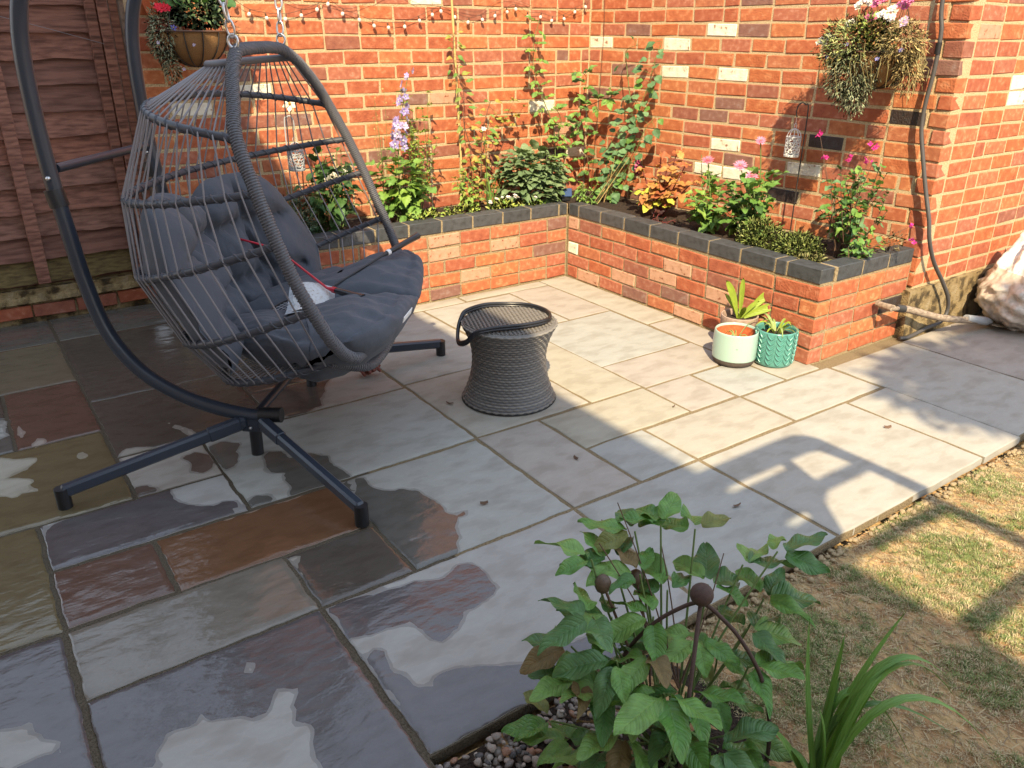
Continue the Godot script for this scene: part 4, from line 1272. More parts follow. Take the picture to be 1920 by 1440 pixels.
func build_pots() -> void:
	# pale mint pot
	var at := Vector3(-0.262, 0, 1.684)
	var m := thing("plant_pot", "pale mint glazed pot with a bare brown foot and terracotta inside, nearest the viewer", "plant pot", at, "pots by the planter corner")
	var r := 0.108
	var h := 0.172
	var b := MB.new()
	b.lathe(PackedVector2Array([Vector2(r * 0.80, 0.0005), Vector2(r * 0.90, 0.006), Vector2(r * 0.965, 0.020), Vector2(r * 0.985, 0.034)]), 40)
	part("foot", b.mesh(), m, M.pot_foot)
	b = MB.new()
	b.lathe(PackedVector2Array([Vector2(r * 0.985, 0.033), Vector2(r * 1.0, 0.05), Vector2(r * 1.01, 0.10), Vector2(r * 0.995, h - 0.012), Vector2(r * 0.98, h - 0.003), Vector2(r * 0.955, h), Vector2(r * 0.92, h - 0.002), Vector2(r * 0.90, h - 0.012)]), 40)
	part("glazed_body", b.mesh(), m, M.mint)
	b = MB.new()
	b.lathe(PackedVector2Array([Vector2(r * 0.90, h - 0.011), Vector2(r * 0.88, h - 0.05), Vector2(r * 0.80, 0.07)]), 40)
	part("inner_wall", b.mesh(), m, M.terracotta)
	b = MB.new()
	b.grid(6, 6, func(s: float, t: float): return Vector3((s - 0.5) * 0.16, 0.105, (0.5 - t) * 0.16))
	part("soil", b.mesh(), m, M.soil)
	var p := thing("wilting_plant", "thin wilting pale plant drooping inside the mint pot", "plant", at)
	for k in 7:
		var a := rr(0, TAU)
		var q := PackedVector3Array()
		for i in 6:
			var s := i / 5.0
			q.append(Vector3(cos(a) * 0.07 * s, 0.107 + 0.035 * sin(s * PI) + 0.02 * s, sin(a) * 0.07 * s))
		b = MB.new()
		b.tube(q, [0.003, 0.003, 0.0028, 0.0025, 0.002, 0.0012], 5)
		part("stem", b.mesh(), p, leaf_pale)
	strap_leaf(p, leaf_pale, Vector3(0.02, 0.12, 0.0), Vector3(0.10, 0.20, -0.02), Vector3(0.19, 0.19, 0.0), 0.012)
	# teal pot with raised leaf pattern
	at = Vector3(-0.104, 0, 1.800)
	var t := thing("plant_pot", "teal glazed pot embossed with leaf shapes, beside the planter corner", "plant pot", at, "pots by the planter corner")
	r = 0.100
	h = 0.182
	b = MB.new()
	b.lathe(pot_profile(r, h, 0.025, 0.008), 40)
	part("glazed_body", b.mesh(), t, M.teal)
	var ridge := MB.new()
	for col in 14:
		var a0 := TAU * col / 14.0
		for row in 6:
			var y := 0.020 + 0.026 * row
			for s in [-1.0, 1.0]:
				var q := PackedVector3Array()
				for i in 5:
					var k := i / 4.0
					var a: float = a0 + s * 0.19 * sin(k * PI * 0.5)
					var rr2 := r * (0.957 + 0.025 * sin(y / h * PI) + 0.05 * y / h) + 0.0015
					q.append(Vector3(cos(a) * rr2, y + 0.030 * k, sin(a) * rr2))
				ridge.tube(q, [0.0035, 0.0042, 0.004, 0.003, 0.0012], 5)
	part("embossed_leaves", ridge.mesh(), t, M.teal)
	b = MB.new()
	b.grid(6, 6, func(s: float, u: float): return Vector3((s - 0.5) * 0.125, 0.158, (0.5 - u) * 0.125))
	part("soil", b.mesh(), t, M.soil)
	var g := thing("grassy_plant", "tuft of pale strap leaves flopping out of the teal pot", "plant", at)
	for k in 16:
		var a := rr(0, TAU)
		var L := rr(0.06, 0.15)
		var up := rr(0.05, 0.11)
		strap_leaf(g, pick([leaf_pale, leaf_lime]), Vector3(cos(a) * 0.02, 0.158, sin(a) * 0.02), Vector3(cos(a) * L * 0.6, 0.158 + up, sin(a) * L * 0.6), Vector3(cos(a) * L, 0.158 + up * rr(-0.3, 1.1), sin(a) * L), rr(0.010, 0.017))
	# the washed white pot behind
	at = Vector3(-0.098, 0, 1.560)
	var wp := thing("plant_pot", "white washed clay pot standing behind the mint and teal pots", "plant pot", at, "pots by the planter corner")
	r = 0.092
	h = 0.185
	b = MB.new()
	b.lathe(PackedVector2Array([Vector2(r * 0.72, 0.0005), Vector2(r * 0.80, 0.05), Vector2(r * 0.93, h - 0.055)]), 36)
	part("body", b.mesh(), wp, M.pale_pot)
	b = MB.new()
	b.lathe(PackedVector2Array([Vector2(r * 0.94, h - 0.056), Vector2(r * 1.02, h - 0.05), Vector2(r * 1.04, h - 0.004), Vector2(r * 1.0, h), Vector2(r * 0.92, h - 0.003), Vector2(r * 0.88, h - 0.05)]), 36)
	part("rim", b.mesh(), wp, smat("pinkish_clay_rim", lin(0.42, 0.30, 0.24), 0.8, {tex = T.worn, tri = 5.0}))
	b = MB.new()
	b.grid(6, 6, func(s: float, u: float): return Vector3((s - 0.5) * 0.12, h - 0.022, (0.5 - u) * 0.12))
	part("soil", b.mesh(), wp, M.soil)
	var pr := thing("young_plant", "bright yellow-green rosette of broad upright leaves in the white pot", "plant", at)
	for q in [[-0.10, 0.21, -0.03, 0.045], [-0.02, 0.22, 0.01, 0.032], [0.02, 0.16, -0.02, 0.03], [0.17, 0.17, 0.10, 0.052], [0.14, 0.08, 0.13, 0.05], [-0.09, 0.05, 0.06, 0.035], [-0.06, 0.09, 0.08, 0.03], [0.05, 0.10, 0.07, 0.03], [-0.05, 0.12, -0.07, 0.03], [0.07, 0.14, -0.06, 0.03]]:
		var tip := Vector3(q[0], h - 0.02 + q[1], q[2])
		strap_leaf(pr, leaf_lime, Vector3(q[0] * 0.12, h - 0.022, q[2] * 0.12), Vector3(q[0] * 0.45, h - 0.02 + q[1] * 0.62, q[2] * 0.45), tip, q[3] * 1.15, true, 0.25, Vector3(-0.65, 0.45, 0.6))

var leaf_pale: StandardMaterial3D
var leaf_lime: StandardMaterial3D

# a strap shaped leaf bent through three points
func strap_leaf(parent: Node3D, mat: Material, a: Vector3, m: Vector3, e: Vector3, width: float, spoon := false, fold := 0.25, face := Vector3.ZERO) -> void:
	var b := MB.new()
	var dir := (e - a).normalized()
	var side := dir.cross(Vector3.UP)
	if side.length() < 0.2:
		side = dir.cross(Vector3(0.8, 0, 0.6))
	side = side.normalized().rotated(dir, rr(-0.5, 0.5))
	if face != Vector3.ZERO:
		side = dir.cross(face).normalized().rotated(dir, rr(-0.35, 0.35))
	b.grid(12, 4, func(s: float, t: float):
		var p := a.lerp(m, s).lerp(m.lerp(e, s), s)
		var w := width * (pow(sin(clampf(s * 0.94 + 0.06, 0.0, 1.0) * PI), 0.6) * (0.35 + 0.65 * s) if spoon else pow(1.0 - pow(s, 2.2), 0.7) * (0.75 + 0.25 * sin(s * PI)))
		var tan := (m - a).lerp(e - m, s).normalized()
		var nn := side.cross(tan).normalized()
		var x := (t - 0.5)
		return p + side * w * x + nn * absf(x) * w * fold)
	part("leaf", b.mesh(), parent, mat)

func build_clay_heap() -> void:
	var at := Vector3(-1.856, 0.0, 0.833)
	var h := thing("knotted_toy", "small reddish-brown heap of curled stubby pieces lying on the paving under the chair", "toy", at)
	for k in 13:
		var a := rr(0, TAU)
		var p := Vector3(cos(a) * rr(0.0, 0.045), rr(0.012, 0.035), sin(a) * rr(0.0, 0.035))
		var d := Vector3(rr(-1, 1), rr(-0.3, 0.5), rr(-1, 1)).normalized()
		var b := MB.new()
		var pts := [p - d * 0.022, p + Vector3(0, 0.010, 0), p + d * 0.020 - Vector3(0, 0.003, 0)]
		for i in 3:
			pts[i].y = maxf(pts[i].y, 0.0095)
		b.tube(smooth(pts, 4), [0.006, 0.008, 0.009, 0.009, 0.0095, 0.0095, 0.009, 0.008, 0.005], 7)
		part("curl", b.mesh(), h, M.peg)
	# dead leaves
	for q in [[-1.70, 1.32, "small curled dead leaf on the pale slab just in front of the wicker stool"], [-2.02, 2.09, "small dead leaf lying beside the large wet patch"], [-1.55, 2.02, "small dead leaf on the pinkish slab in front of the stool"], [-1.75, 2.42, "tiny dead leaf on the dry slab behind the peony"], [-0.9, 1.9, "small dead leaf on the sunlit buff slab"], [-0.3, 2.55, "small dead leaf on the sunlit slab beyond the barred shadow"], [-1.3, 2.6, "small dead leaf in the barred shadow behind the peony"]]:
		var b := MB.new()
		var L2 := rr(0.010, 0.020)
		b.grid(4, 3, func(s: float, t: float): return Vector3((s - 0.5) * L2 * 2.0, 0.004 + 0.012 * absf(s - 0.5) * L2 * 40.0 + 0.004 * sin(t * 5.0), (t - 0.5) * L2 * (1.0 - absf(s - 0.5))))
		alone("dry_leaf", b.mesh(), q[2], "leaf", M.stem_brown, Transform3D(Basis(Vector3.UP, rr(0, TAU)), Vector3(q[0], 0.001, q[1])), "dead leaves scattered on the paving")


# ---------------------------------------------------------------- leaves and plants
var L := {}

# a unit leaf along +x, half width 0.5 along z, upper side +y
func make_leaf(shape: String, fold: float, droop: float, wavy := 0.0, segs := 8, twist := 0.0) -> ArrayMesh:
	var b := MB.new()
	b.grid(segs, 6 if shape == "peony" else 4, func(s: float, t: float):
		var w := 0.0
		match shape:
			"ovate": w = pow(sin(pow(s * 0.97 + 0.015, 0.72) * PI), 0.85)
			"lance": w = pow(sin(pow(s * 0.97 + 0.015, 0.85) * PI), 1.1)
			"round": w = pow(sin(s * 0.98 * PI + 0.03), 0.5)
			"ellipse": w = pow(sin(s * 0.96 * PI + 0.06), 0.75)
			"peony": w = pow(sin(pow(s * 0.96 + 0.02, 0.80) * PI), 0.80)
			"tooth": w = pow(sin(pow(s * 0.97 + 0.015, 0.72) * PI), 0.8) * (1.0 + 0.14 * (1.0 if int(s * segs + 0.5) % 2 == 0 else -1.0))
			"lobed": w = pow(sin(pow(s * 0.97 + 0.015, 0.7) * PI), 0.7) * (0.72 + 0.38 * cos(s * 15.0))
		var z := (t - 0.5) * maxf(w, 0.02)
		var y := fold * absf(z) * (1.0 - 1.4 * absf(z)) - droop * s * s + wavy * sin(s * (13.0 if t > 0.5 else 10.0) + (1.0 if t > 0.5 else 4.0) + droop * 20.0) * absf(t - 0.5) + twist * (s - 0.4) * z
		return Vector3(s, y, -z))
	return b.mesh()

func make_leaves() -> void:
	for k in 5:
		var d := 0.04 + 0.09 * k
		for q in [["ovate", 0.35], ["lance", 0.4], ["round", 0.15], ["ellipse", 0.3], ["peony", 0.30], ["tooth", 0.3], ["lobed", 0.25]]:
			if not L.has(q[0]):
				L[q[0]] = []
			L[q[0]].append(make_leaf(q[0], q[1] * (0.6 + 0.25 * k), d, 0.11, 14 if q[0] in ["tooth", "lobed", "peony"] else 7, [0.0, 0.5, -0.5, 0.8, -0.8][k]))

func put_leaf(parent: Node3D, shape: String, mat: Material, at: Vector3, dir: Vector3, up: Vector3, length: float, width: float, called := "leaf") -> void:
	var x := dir.normalized()
	var z := x.cross(up)
	if z.length() < 0.05:
		z = x.cross(Vector3(0.7, 0.1, 0.7))
	z = z.normalized()
	var y := z.cross(x)
	part(called, pick(L[shape]), parent, mat, Transform3D(Basis(x * length, y * length, z * width), at))

func bend(a: Vector3, e: Vector3, bow: Vector3, n := 7) -> PackedVector3Array:
	var out := PackedVector3Array()
	for i in n + 1:
		var s := float(i) / n
		out.append(a.lerp(e, s) + bow * sin(s * PI))
	return out

func stem(parent: Node3D, mat: Material, path: PackedVector3Array, r0: float, r1: float, called := "stem") -> MeshInstance3D:
	var rs := []
	for i in path.size():
		rs.append(lerpf(r0, r1, float(i) / (path.size() - 1)))
	var b := MB.new()
	b.tube(path, rs, 6)
	return part(called, b.mesh(), parent, mat)

# many tiny leaves in one mesh: centre, radii, number, length, width, colours, and how much they hang
func fluff(parent: Node3D, c: Vector3, r: Vector3, n: int, ln: float, wd: float, cols: Array, hang := 0.0, hollow := 0.35, called := "foliage") -> void:
	var b := MB.new()
	for k in n:
		var d := Vector3(rng.randfn(), rng.randfn(), rng.randfn()).normalized()
		var rad := pow(rr(hollow, 1.0), 0.6)
		rad *= 0.82 + 0.30 * noise.get_noise_3d(d.x * 90.0 + c.x * 50.0, d.y * 90.0, d.z * 90.0 + c.z * 50.0)
		var p := c + d * r * rad
		var o := (d + Vector3(rng.randfn(), rng.randfn(), rng.randfn()) * 0.6 + Vector3.DOWN * hang).normalized()
		var l := ln * rr(0.6, 1.3)
		var w := wd * rr(0.7, 1.2)
		var s := o.cross(Vector3(rng.randfn(), rng.randfn(), rng.randfn())).normalized() * w
		var nn := s.cross(o).normalized()
		if nn.dot(d) < 0:
			nn = -nn
		var cc: Array = pick(cols)
		var g := rr(0.8, 1.2)
		b.col = Color(cc[0] * g, cc[1] * g, cc[2] * g)
		var i := b.put(p, nn)
		b.put(p + o * l * 0.5 + s * 0.5 + nn * l * 0.06, nn)
		b.put(p + o * l, (nn + o * 0.3).normalized())
		b.put(p + o * l * 0.5 - s * 0.5 + nn * l * 0.06, nn)
		b.face(i, i + 1, i + 2)
		b.face(i, i + 2, i + 3)
	part(called, b.mesh(), parent, M.fluff).set_meta("kind", "stuff")

# a flower head of many petals
func bloom(parent: Node3D, at: Vector3, up: Vector3, r: float, petals: int, col: Array, layers := 2, cup := 0.35, eye := [0.5, 0.35, 0.05], called := "flower") -> void:
	var b := MB.new()
	var f := frame_of(up.cross(Vector3(0.3, 0.2, 0.9)).normalized(), up, at)
	for l in layers:
		for k in petals:
			var a := TAU * (k + 0.5 * l) / petals + rr(-0.1, 0.1)
			var o := (f.basis.x * cos(a) + f.basis.z * sin(a))
			var s := f.basis.y.cross(o).normalized()
			var len := r * (1.0 - 0.28 * l) * rr(0.88, 1.1)
			var w := len * 1.9 / petals * 1.7
			var g := rr(0.8, 1.15)
			b.col = Color(col[0] * g, col[1] * g, col[2] * g)
			var lift := f.basis.y * len * (cup + 0.35 * l)
			b.quad(at + s * w * 0.25, at + o * len * 0.6 + s * w * 0.5 + lift * 0.5, at + o * len + lift, at + o * len * 0.6 - s * w * 0.5 + lift * 0.5)
	b.col = Color(eye[0], eye[1], eye[2])
	b.ball(at + f.basis.y * r * 0.16, Vector3.ONE * r * 0.2, 6, 4)
	part(called, b.mesh(), parent, M.petal)

func rand_dir(up := 0.3) -> Vector3:
	var a := rr(0, TAU)
	return Vector3(cos(a), rr(-0.2, 0.6) + up, sin(a)).normalized()

# a bushy plant: stems from the base to points in an ellipsoid, leaves along them
func bush(called: String, label: String, category: String, base: Vector3, c: Vector3, r: Vector3, stems: int, leaves: int, shape: String, mats: Array, ln: Vector2, aspect: float, stem_mat: Material, from := 0.3, face_out := 0.6, group := "") -> Node3D:
	var p := thing(called, label, category, base, group)
	var per := int(ceil(float(leaves) / stems))
	for k in stems:
		var d := Vector3(rng.randfn(), rng.randfn() * 0.8 + 0.3, rng.randfn()).normalized() * pow(rng.randf(), 0.33)
		var tip := c + d * r - base
		var root := Vector3(rr(-0.03, 0.03), 0.0, rr(-0.03, 0.03))
		var path := bend(root, tip, Vector3(rr(-0.03, 0.03), 0.0, rr(-0.03, 0.03)))
		stem(p, stem_mat, path, 0.0032, 0.0016)
		for q in per:
			var s := lerpf(from, 1.0, float(q + 1) / per) * rr(0.92, 1.0)
			var i := clampi(int(s * 7.0), 0, 6)
			var at: Vector3 = path[i].lerp(path[i + 1], s * 7.0 - i)
			var out := (at - (c - base)) / r
			out = (out.normalized() * face_out + rand_dir(0.15)).normalized()
			var l := rr(ln.x, ln.y)
			put_leaf(p, shape, pick(mats), at, out + Vector3.DOWN * rr(0.0, 0.4), Vector3.UP + out * 0.3 + Vector3(rr(-0.4, 0.4), 0, rr(-0.4, 0.4)), l, l * aspect * rr(0.85, 1.15))
	return p

# a climber: one or more wandering stems with leaves held off them
func climber(called: String, label: String, paths: Array, every: float, shape: String, mats: Array, ln: Vector2, aspect: float, stem_mat: Material, out: Vector3, spread: float, pinnate := false) -> Node3D:
	var p := thing(called, label, "plant")
	for pts in paths:
		var path := smooth(pts, 8)
		stem(p, stem_mat, path, 0.0035, 0.0014)
		var run := 0.0
		var side := 1.0
		for i in range(1, path.size()):
			run += path[i].distance_to(path[i - 1])
			if run < every:
				continue
			run = rr(-0.2, 0.2) * every
			side = -side
			var t := (path[i] - path[i - 1]).normalized()
			var sd := t.cross(out).normalized() * side
			var dir := (sd * rr(0.6, 1.0) + out * rr(0.1, 0.9) + Vector3.UP * rr(-0.4, 0.4)).normalized()
			var tip := path[i] + dir * spread * rr(0.5, 1.2)
			stem(p, stem_mat, bend(path[i], tip, Vector3.UP * 0.006, 3), 0.0014, 0.001, "twig")
			var l := rr(ln.x, ln.y)
			if pinnate:
				for q in [[0.45, 1.0], [0.45, -1.0], [0.75, 1.0], [0.75, -1.0]]:
					put_leaf(p, shape, pick(mats), path[i].lerp(tip, q[0]), (dir * 0.4 + dir.cross(Vector3.UP).normalized() * q[1]).normalized(), Vector3.UP * 0.8 + out * 0.7, l * 0.85, l * aspect * 0.85)
			put_leaf(p, shape, pick(mats), tip, dir + Vector3.DOWN * 0.2, Vector3.UP * 0.8 + out * 0.8, l, l * aspect)
	return p

func build_bed_plants() -> void:
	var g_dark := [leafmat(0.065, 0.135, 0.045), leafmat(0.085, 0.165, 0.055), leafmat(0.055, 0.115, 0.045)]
	var g_mid := [leafmat(0.16, 0.30, 0.075), leafmat(0.19, 0.33, 0.09), leafmat(0.13, 0.25, 0.07)]
	var g_fresh := [leafmat(0.29, 0.42, 0.09), leafmat(0.34, 0.46, 0.11), leafmat(0.24, 0.38, 0.09)]
	var g_grey := [leafmat(0.22, 0.29, 0.165), leafmat(0.26, 0.33, 0.20), leafmat(0.17, 0.235, 0.13)]
	var g_blue := [leafmat(0.14, 0.25, 0.135), leafmat(0.18, 0.30, 0.16), leafmat(0.10, 0.20, 0.10)]
	var amber := [leafmat(0.62, 0.27, 0.10), leafmat(0.66, 0.34, 0.12), leafmat(0.55, 0.20, 0.085), leafmat(0.48, 0.14, 0.07)]
	var gold := [leafmat(0.68, 0.62, 0.08), leafmat(0.64, 0.60, 0.10)]
	var turning := [leafmat(0.36, 0.36, 0.08), leafmat(0.50, 0.35, 0.09), leafmat(0.42, 0.20, 0.08), leafmat(0.25, 0.31, 0.08)]
	# in the shade behind the chair
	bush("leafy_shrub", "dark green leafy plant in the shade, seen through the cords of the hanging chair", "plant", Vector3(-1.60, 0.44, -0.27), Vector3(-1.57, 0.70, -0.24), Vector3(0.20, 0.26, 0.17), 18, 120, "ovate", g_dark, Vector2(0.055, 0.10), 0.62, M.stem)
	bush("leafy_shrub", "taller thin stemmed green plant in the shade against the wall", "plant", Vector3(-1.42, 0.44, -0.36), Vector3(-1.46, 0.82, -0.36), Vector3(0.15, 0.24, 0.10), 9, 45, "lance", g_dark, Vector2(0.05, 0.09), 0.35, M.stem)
	var sp := thing("silver_herb", "pale grey feathery herb spilling over the coping behind the chair", "plant", Vector3(-1.78, 0.44, -0.14))
	fluff(sp, Vector3(-0.02, 0.12, 0.0), Vector3(0.15, 0.17, 0.13), 1500, 0.026, 0.006, [[0.10, 0.15, 0.08], [0.14, 0.19, 0.12], [0.08, 0.12, 0.06]])
	for k in 12:
		stem(sp, M.stem, bend(Vector3.ZERO, Vector3(rr(-0.14, 0.12), rr(0.15, 0.4), rr(-0.1, 0.1)), Vector3.ZERO), 0.002, 0.001)
	# hanging lantern on its hook, with a painted metal flower beside it
	hook_lantern("lantern", "dull grey birdcage lantern hanging in the shade behind the cords of the chair", Vector3(-1.74, 0.43, -0.30), 0.66, Vector3(0.035, 0, 0.02), M.grey_metal, M.grey_metal, 0.085, 0.62)
	var fl := thing("garden_flower_stake", "thin stake topped by a small white and orange flower, in the shade behind the chair", "garden ornament", Vector3(-1.72, 0.44, -0.27))
	stem(fl, M.iron, bend(Vector3.ZERO, Vector3(0.0, 0.71, 0.02), Vector3(0.01, 0, 0)), 0.002, 0.002)
	bloom(fl, Vector3(0.0, 0.715, 0.025), Vector3(-0.4, 0.3, 0.8), 0.042, 6, [0.75, 0.68, 0.55], 1, 0.1, [0.6, 0.25, 0.03])
	# delphinium
	var dl := bush("delphinium", "tall delphinium with a lilac blue flower spike against the sunny brick wall", "plant", Vector3(-1.05, 0.44, -0.31), Vector3(-1.08, 0.70, -0.27), Vector3(0.19, 0.26, 0.15), 17, 120, "tooth", [g_fresh[0], g_mid[0], g_mid[1], g_fresh[2]], Vector2(0.06, 0.105), 0.75, M.stem)
	var top := Vector3(0.075, 0.87, 0.02)
	stem(dl, M.stem, bend(Vector3.ZERO, top, Vector3(-0.05, 0, 0)), 0.004, 0.0015)
	for k in 34:
		var s := lerpf(0.50, 1.0, k / 33.0)
		var at := Vector3(0.075, 0.87, 0.02) * s + Vector3(-0.05, 0, 0) * sin(s * PI)
		var o := rand_dir(0.0)
		var r := lerpf(0.036, 0.014, pow((s - 0.5) * 2.0, 1.4))
		if rng.randf() < 0.16 and s > 0.6:
			continue
		var tint: Array = pick([[0.42, 0.34, 0.68], [0.50, 0.42, 0.74], [0.38, 0.33, 0.62], [0.53, 0.46, 0.70]])
		bloom(dl, at + o * (0.012 + r * 0.7), o, r, 5, tint, 2, 0.25, [0.6, 0.58, 0.5])
	# a golden bush beside it
	var sh := thing("golden_shrub", "loose yellow-green twiggy shrub just beside the delphinium", "plant", Vector3(-0.90, 0.44, -0.36))
	for k in 14:
		var tip := Vector3(rr(-0.13, 0.12), rr(0.35, 0.76), rr(-0.08, 0.08))
		var path := bend(Vector3.ZERO, tip, Vector3(rr(-0.03, 0.03), 0, 0.02), 10)
		stem(sh, M.stem, path, 0.0028, 0.001)
		for i in range(3, 11):
			for q in 3:
				put_leaf(sh, "lance", pick([g_fresh[1], g_fresh[0], turning[0]]), path[i], rand_dir(0.2), Vector3.UP + rand_dir() * 0.5, rr(0.028, 0.05), rr(0.011, 0.02))
	var seed := thing("seed_spray", "airy stem of tiny pale seed heads rising in front of the brick wall", "plant", Vector3(-1.16, 0.44, -0.35))
	for k in 5:
		var tip := Vector3(rr(-0.10, 0.06), rr(0.45, 0.82), rr(-0.04, 0.04))
		var path := bend(Vector3.ZERO, tip, Vector3(0.02, 0, 0), 10)
		stem(seed, M.stem, path, 0.0016, 0.0007)
		for i in range(5, 11):
			bloom(seed, path[i] + rand_dir() * 0.012, rand_dir(), 0.006, 4, [0.42, 0.40, 0.15], 1, 0.4, [0.35, 0.33, 0.1])
	# cane and the climber on it
	var b := MB.new()
	var rs := []
	var pth := PackedVector3Array()
	for i in 25:
		pth.append(Vector3(-0.53 - 0.02 * i / 24.0, 0.42 + 1.38 * i / 24.0, -0.44 - 0.075 * i / 24.0))
		rs.append(0.0072 if i % 4 else 0.0086)
	b.tube(pth, rs, 8)
	alone("bamboo_cane", b.mesh(), "yellow bamboo cane leaning on the back wall with a climber wound round it", "cane", M.bamboo)
	climber("climber", "climbing plant with red and yellowing leaves wound up the bamboo cane", [
		[Vector3(-0.47, 0.44, -0.40), Vector3(-0.50, 0.62, -0.42), Vector3(-0.47, 0.80, -0.44), Vector3(-0.52, 0.98, -0.44), Vector3(-0.50, 1.16, -0.47), Vector3(-0.56, 1.34, -0.48), Vector3(-0.55, 1.50, -0.49)],
		[Vector3(-0.46, 0.44, -0.39), Vector3(-0.42, 0.66, -0.40), Vector3(-0.40, 0.85, -0.42), Vector3(-0.34, 1.02, -0.45), Vector3(-0.30, 1.10, -0.46)],
		[Vector3(-0.46, 0.44, -0.38), Vector3(-0.38, 0.60, -0.38), Vector3(-0.34, 0.74, -0.42), Vector3(-0.33, 0.92, -0.45)],
	], 0.017, "ovate", turning + [g_mid[0]], Vector2(0.032, 0.062), 0.5, M.stem_brown, Vector3(-0.2, 0, 1), 0.035)
	bush("leafy_shrub", "small bright green leafed plant at the foot of the bamboo cane", "plant", Vector3(-0.56, 0.44, -0.33), Vector3(-0.57, 0.63, -0.32), Vector3(0.12, 0.17, 0.09), 10, 60, "ovate", [g_fresh[0], g_fresh[1], turning[0]], Vector2(0.03, 0.055), 0.6, M.stem)
	var rt := thing("twiggy_rose", "thin twig with a few yellow and red leaves reaching across the brick wall", "plant", Vector3(-0.36, 0.44, -0.43))
	for q in [[0.22, 0.66, 0.0], [0.30, 0.62, 0.0], [0.14, 0.55, -0.01]]:
		var path := bend(Vector3.ZERO, Vector3(q[0], q[1], q[2]), Vector3(-0.04, 0.03, 0.0), 9)
		stem(rt, M.stem_brown, path, 0.002, 0.0009)
		for i in range(7, 10):
			for k in 5:
				put_leaf(rt, "ovate", pick(turning), path[i], rand_dir(0.1), Vector3.UP + Vector3(0, 0, 0.8), rr(0.03, 0.05), rr(0.015, 0.026))
	# white and blue blooms on thin stalks
	var wb := thing("thin_flower", "single white flower on a thin pale stalk between the cane and the iris blades", "plant", Vector3(-0.44, 0.44, -0.30))
	stem(wb, M.stem, bend(Vector3.ZERO, Vector3(0.0, 0.50, -0.03), Vector3(0.01, 0, 0)), 0.002, 0.0012)
	bloom(wb, Vector3(0, 0.505, -0.03), Vector3(-0.4, 0.7, 0.5), 0.02, 6, [0.75, 0.70, 0.70], 2)
	# iris blades
	var ir := thing("iris", "stiff upright narrow green iris blades in the sunny bed", "plant", Vector3(-0.50, 0.435, -0.17))
	for k in 14:
		var a := rr(-1.0, 1.0)
		var h := rr(0.20, 0.37)
		strap_leaf(ir, pick([g_mid[0], g_fresh[2], g_mid[2]]), Vector3(rr(-0.03, 0.03), 0, rr(-0.02, 0.02)), Vector3(a * 0.03, h * 0.6, rr(-0.03, 0.03)), Vector3(a * 0.085, h, rr(-0.05, 0.05)), rr(0.009, 0.015))
	# ground cover
	for q in [[-1.00, -0.13, 0.16, 1], [-0.72, -0.14, 0.16, 2], [-0.42, -0.14, 0.13, 3], [-0.22, -0.115, 0.10, 4]]:
		var gc := thing("ground_cover", ["", "low yellow-green cover plant below the delphinium", "low yellow-green cover plant between delphinium and iris, by the coping", "low cover plant with white flowers at the foot of the iris", "low white flowered cover plant in front of the round dark bush"][q[3]], "plant", Vector3(q[0], 0.44, q[1]))
		fluff(gc, Vector3(0, 0.035, 0), Vector3(q[2], 0.065, 0.075), 620, 0.024, 0.012, [[0.40, 0.46, 0.08], [0.31, 0.41, 0.08], [0.46, 0.48, 0.15], [0.24, 0.33, 0.08]])
		for k in 8:
			put_leaf(gc, "ovate", pick(g_fresh), Vector3(rr(-q[2], q[2]), rr(0.03, 0.09), rr(-0.04, 0.06)), rand_dir(0.4), Vector3.UP, rr(0.025, 0.045), rr(0.014, 0.024))
		if q[3] >= 3:
			for k in 9:
				bloom(gc, Vector3(rr(-q[2], q[2]) * 0.9, rr(0.07, 0.12), rr(-0.03, 0.06)), Vector3(rr(-0.3, 0.3), 1, 0.4), rr(0.011, 0.018), 6, [0.72, 0.68, 0.66], 2)
	# the round dark bush of scalloped leaves
	var bs := thing("round_bush", "dense rounded bush of overlapping grey-green leaves by the back wall", "bush", Vector3(-0.12, 0.435, -0.26))
	for k in 420:
		var d := Vector3(rng.randfn(), absf(rng.randfn()) * 0.9 + 0.05, rng.randfn()).normalized()
		if d.z < -0.6 and d.y < 0.7:
			d.z = -d.z
		var p := Vector3(0, 0.12, 0) + d * Vector3(0.225, 0.265, 0.185) * (rr(0.72, 1.0) if k < 290 else rr(0.35, 0.75))
		if d.y < 0.25:
			p.y -= rr(0.0, 0.10)
		var out := (d * Vector3(1, 0.35, 1) + Vector3.DOWN * 0.25 + rand_dir() * 0.35).normalized()
		put_leaf(bs, "ovate" if k % 3 else "tooth", pick(g_grey), p, out, d + Vector3.UP * 0.9, rr(0.055, 0.09), rr(0.048, 0.072))
	for k in 10:
		stem(bs, M.stem, bend(Vector3.ZERO, Vector3(rr(-0.15, 0.15), rr(0.15, 0.33), rr(-0.12, 0.12)), Vector3.ZERO), 0.004, 0.002)
	# climbing rose on the back wall
	climber("climbing_rose", "thin climbing rose with light green leaflets up the back wall left of the inner corner", [
		[Vector3(0.22, 0.44, -0.36), Vector3(0.20, 0.66, -0.40), Vector3(0.19, 0.90, -0.42), Vector3(0.10, 1.10, -0.43), Vector3(0.03, 1.26, -0.43), Vector3(0.02, 1.44, -0.44), Vector3(0.08, 1.58, -0.46)],
		[Vector3(0.19, 0.80, -0.41), Vector3(0.22, 0.95, -0.38), Vector3(0.16, 1.05, -0.37)],
		[Vector3(0.21, 0.60, -0.38), Vector3(0.24, 0.74, -0.34), Vector3(0.19, 0.86, -0.32)],
	], 0.036, "ovate", [g_fresh[0], g_fresh[2], g_mid[1], g_mid[0]], Vector2(0.036, 0.058), 0.55, M.stem, Vector3(-0.3, 0, 1), 0.065, true)
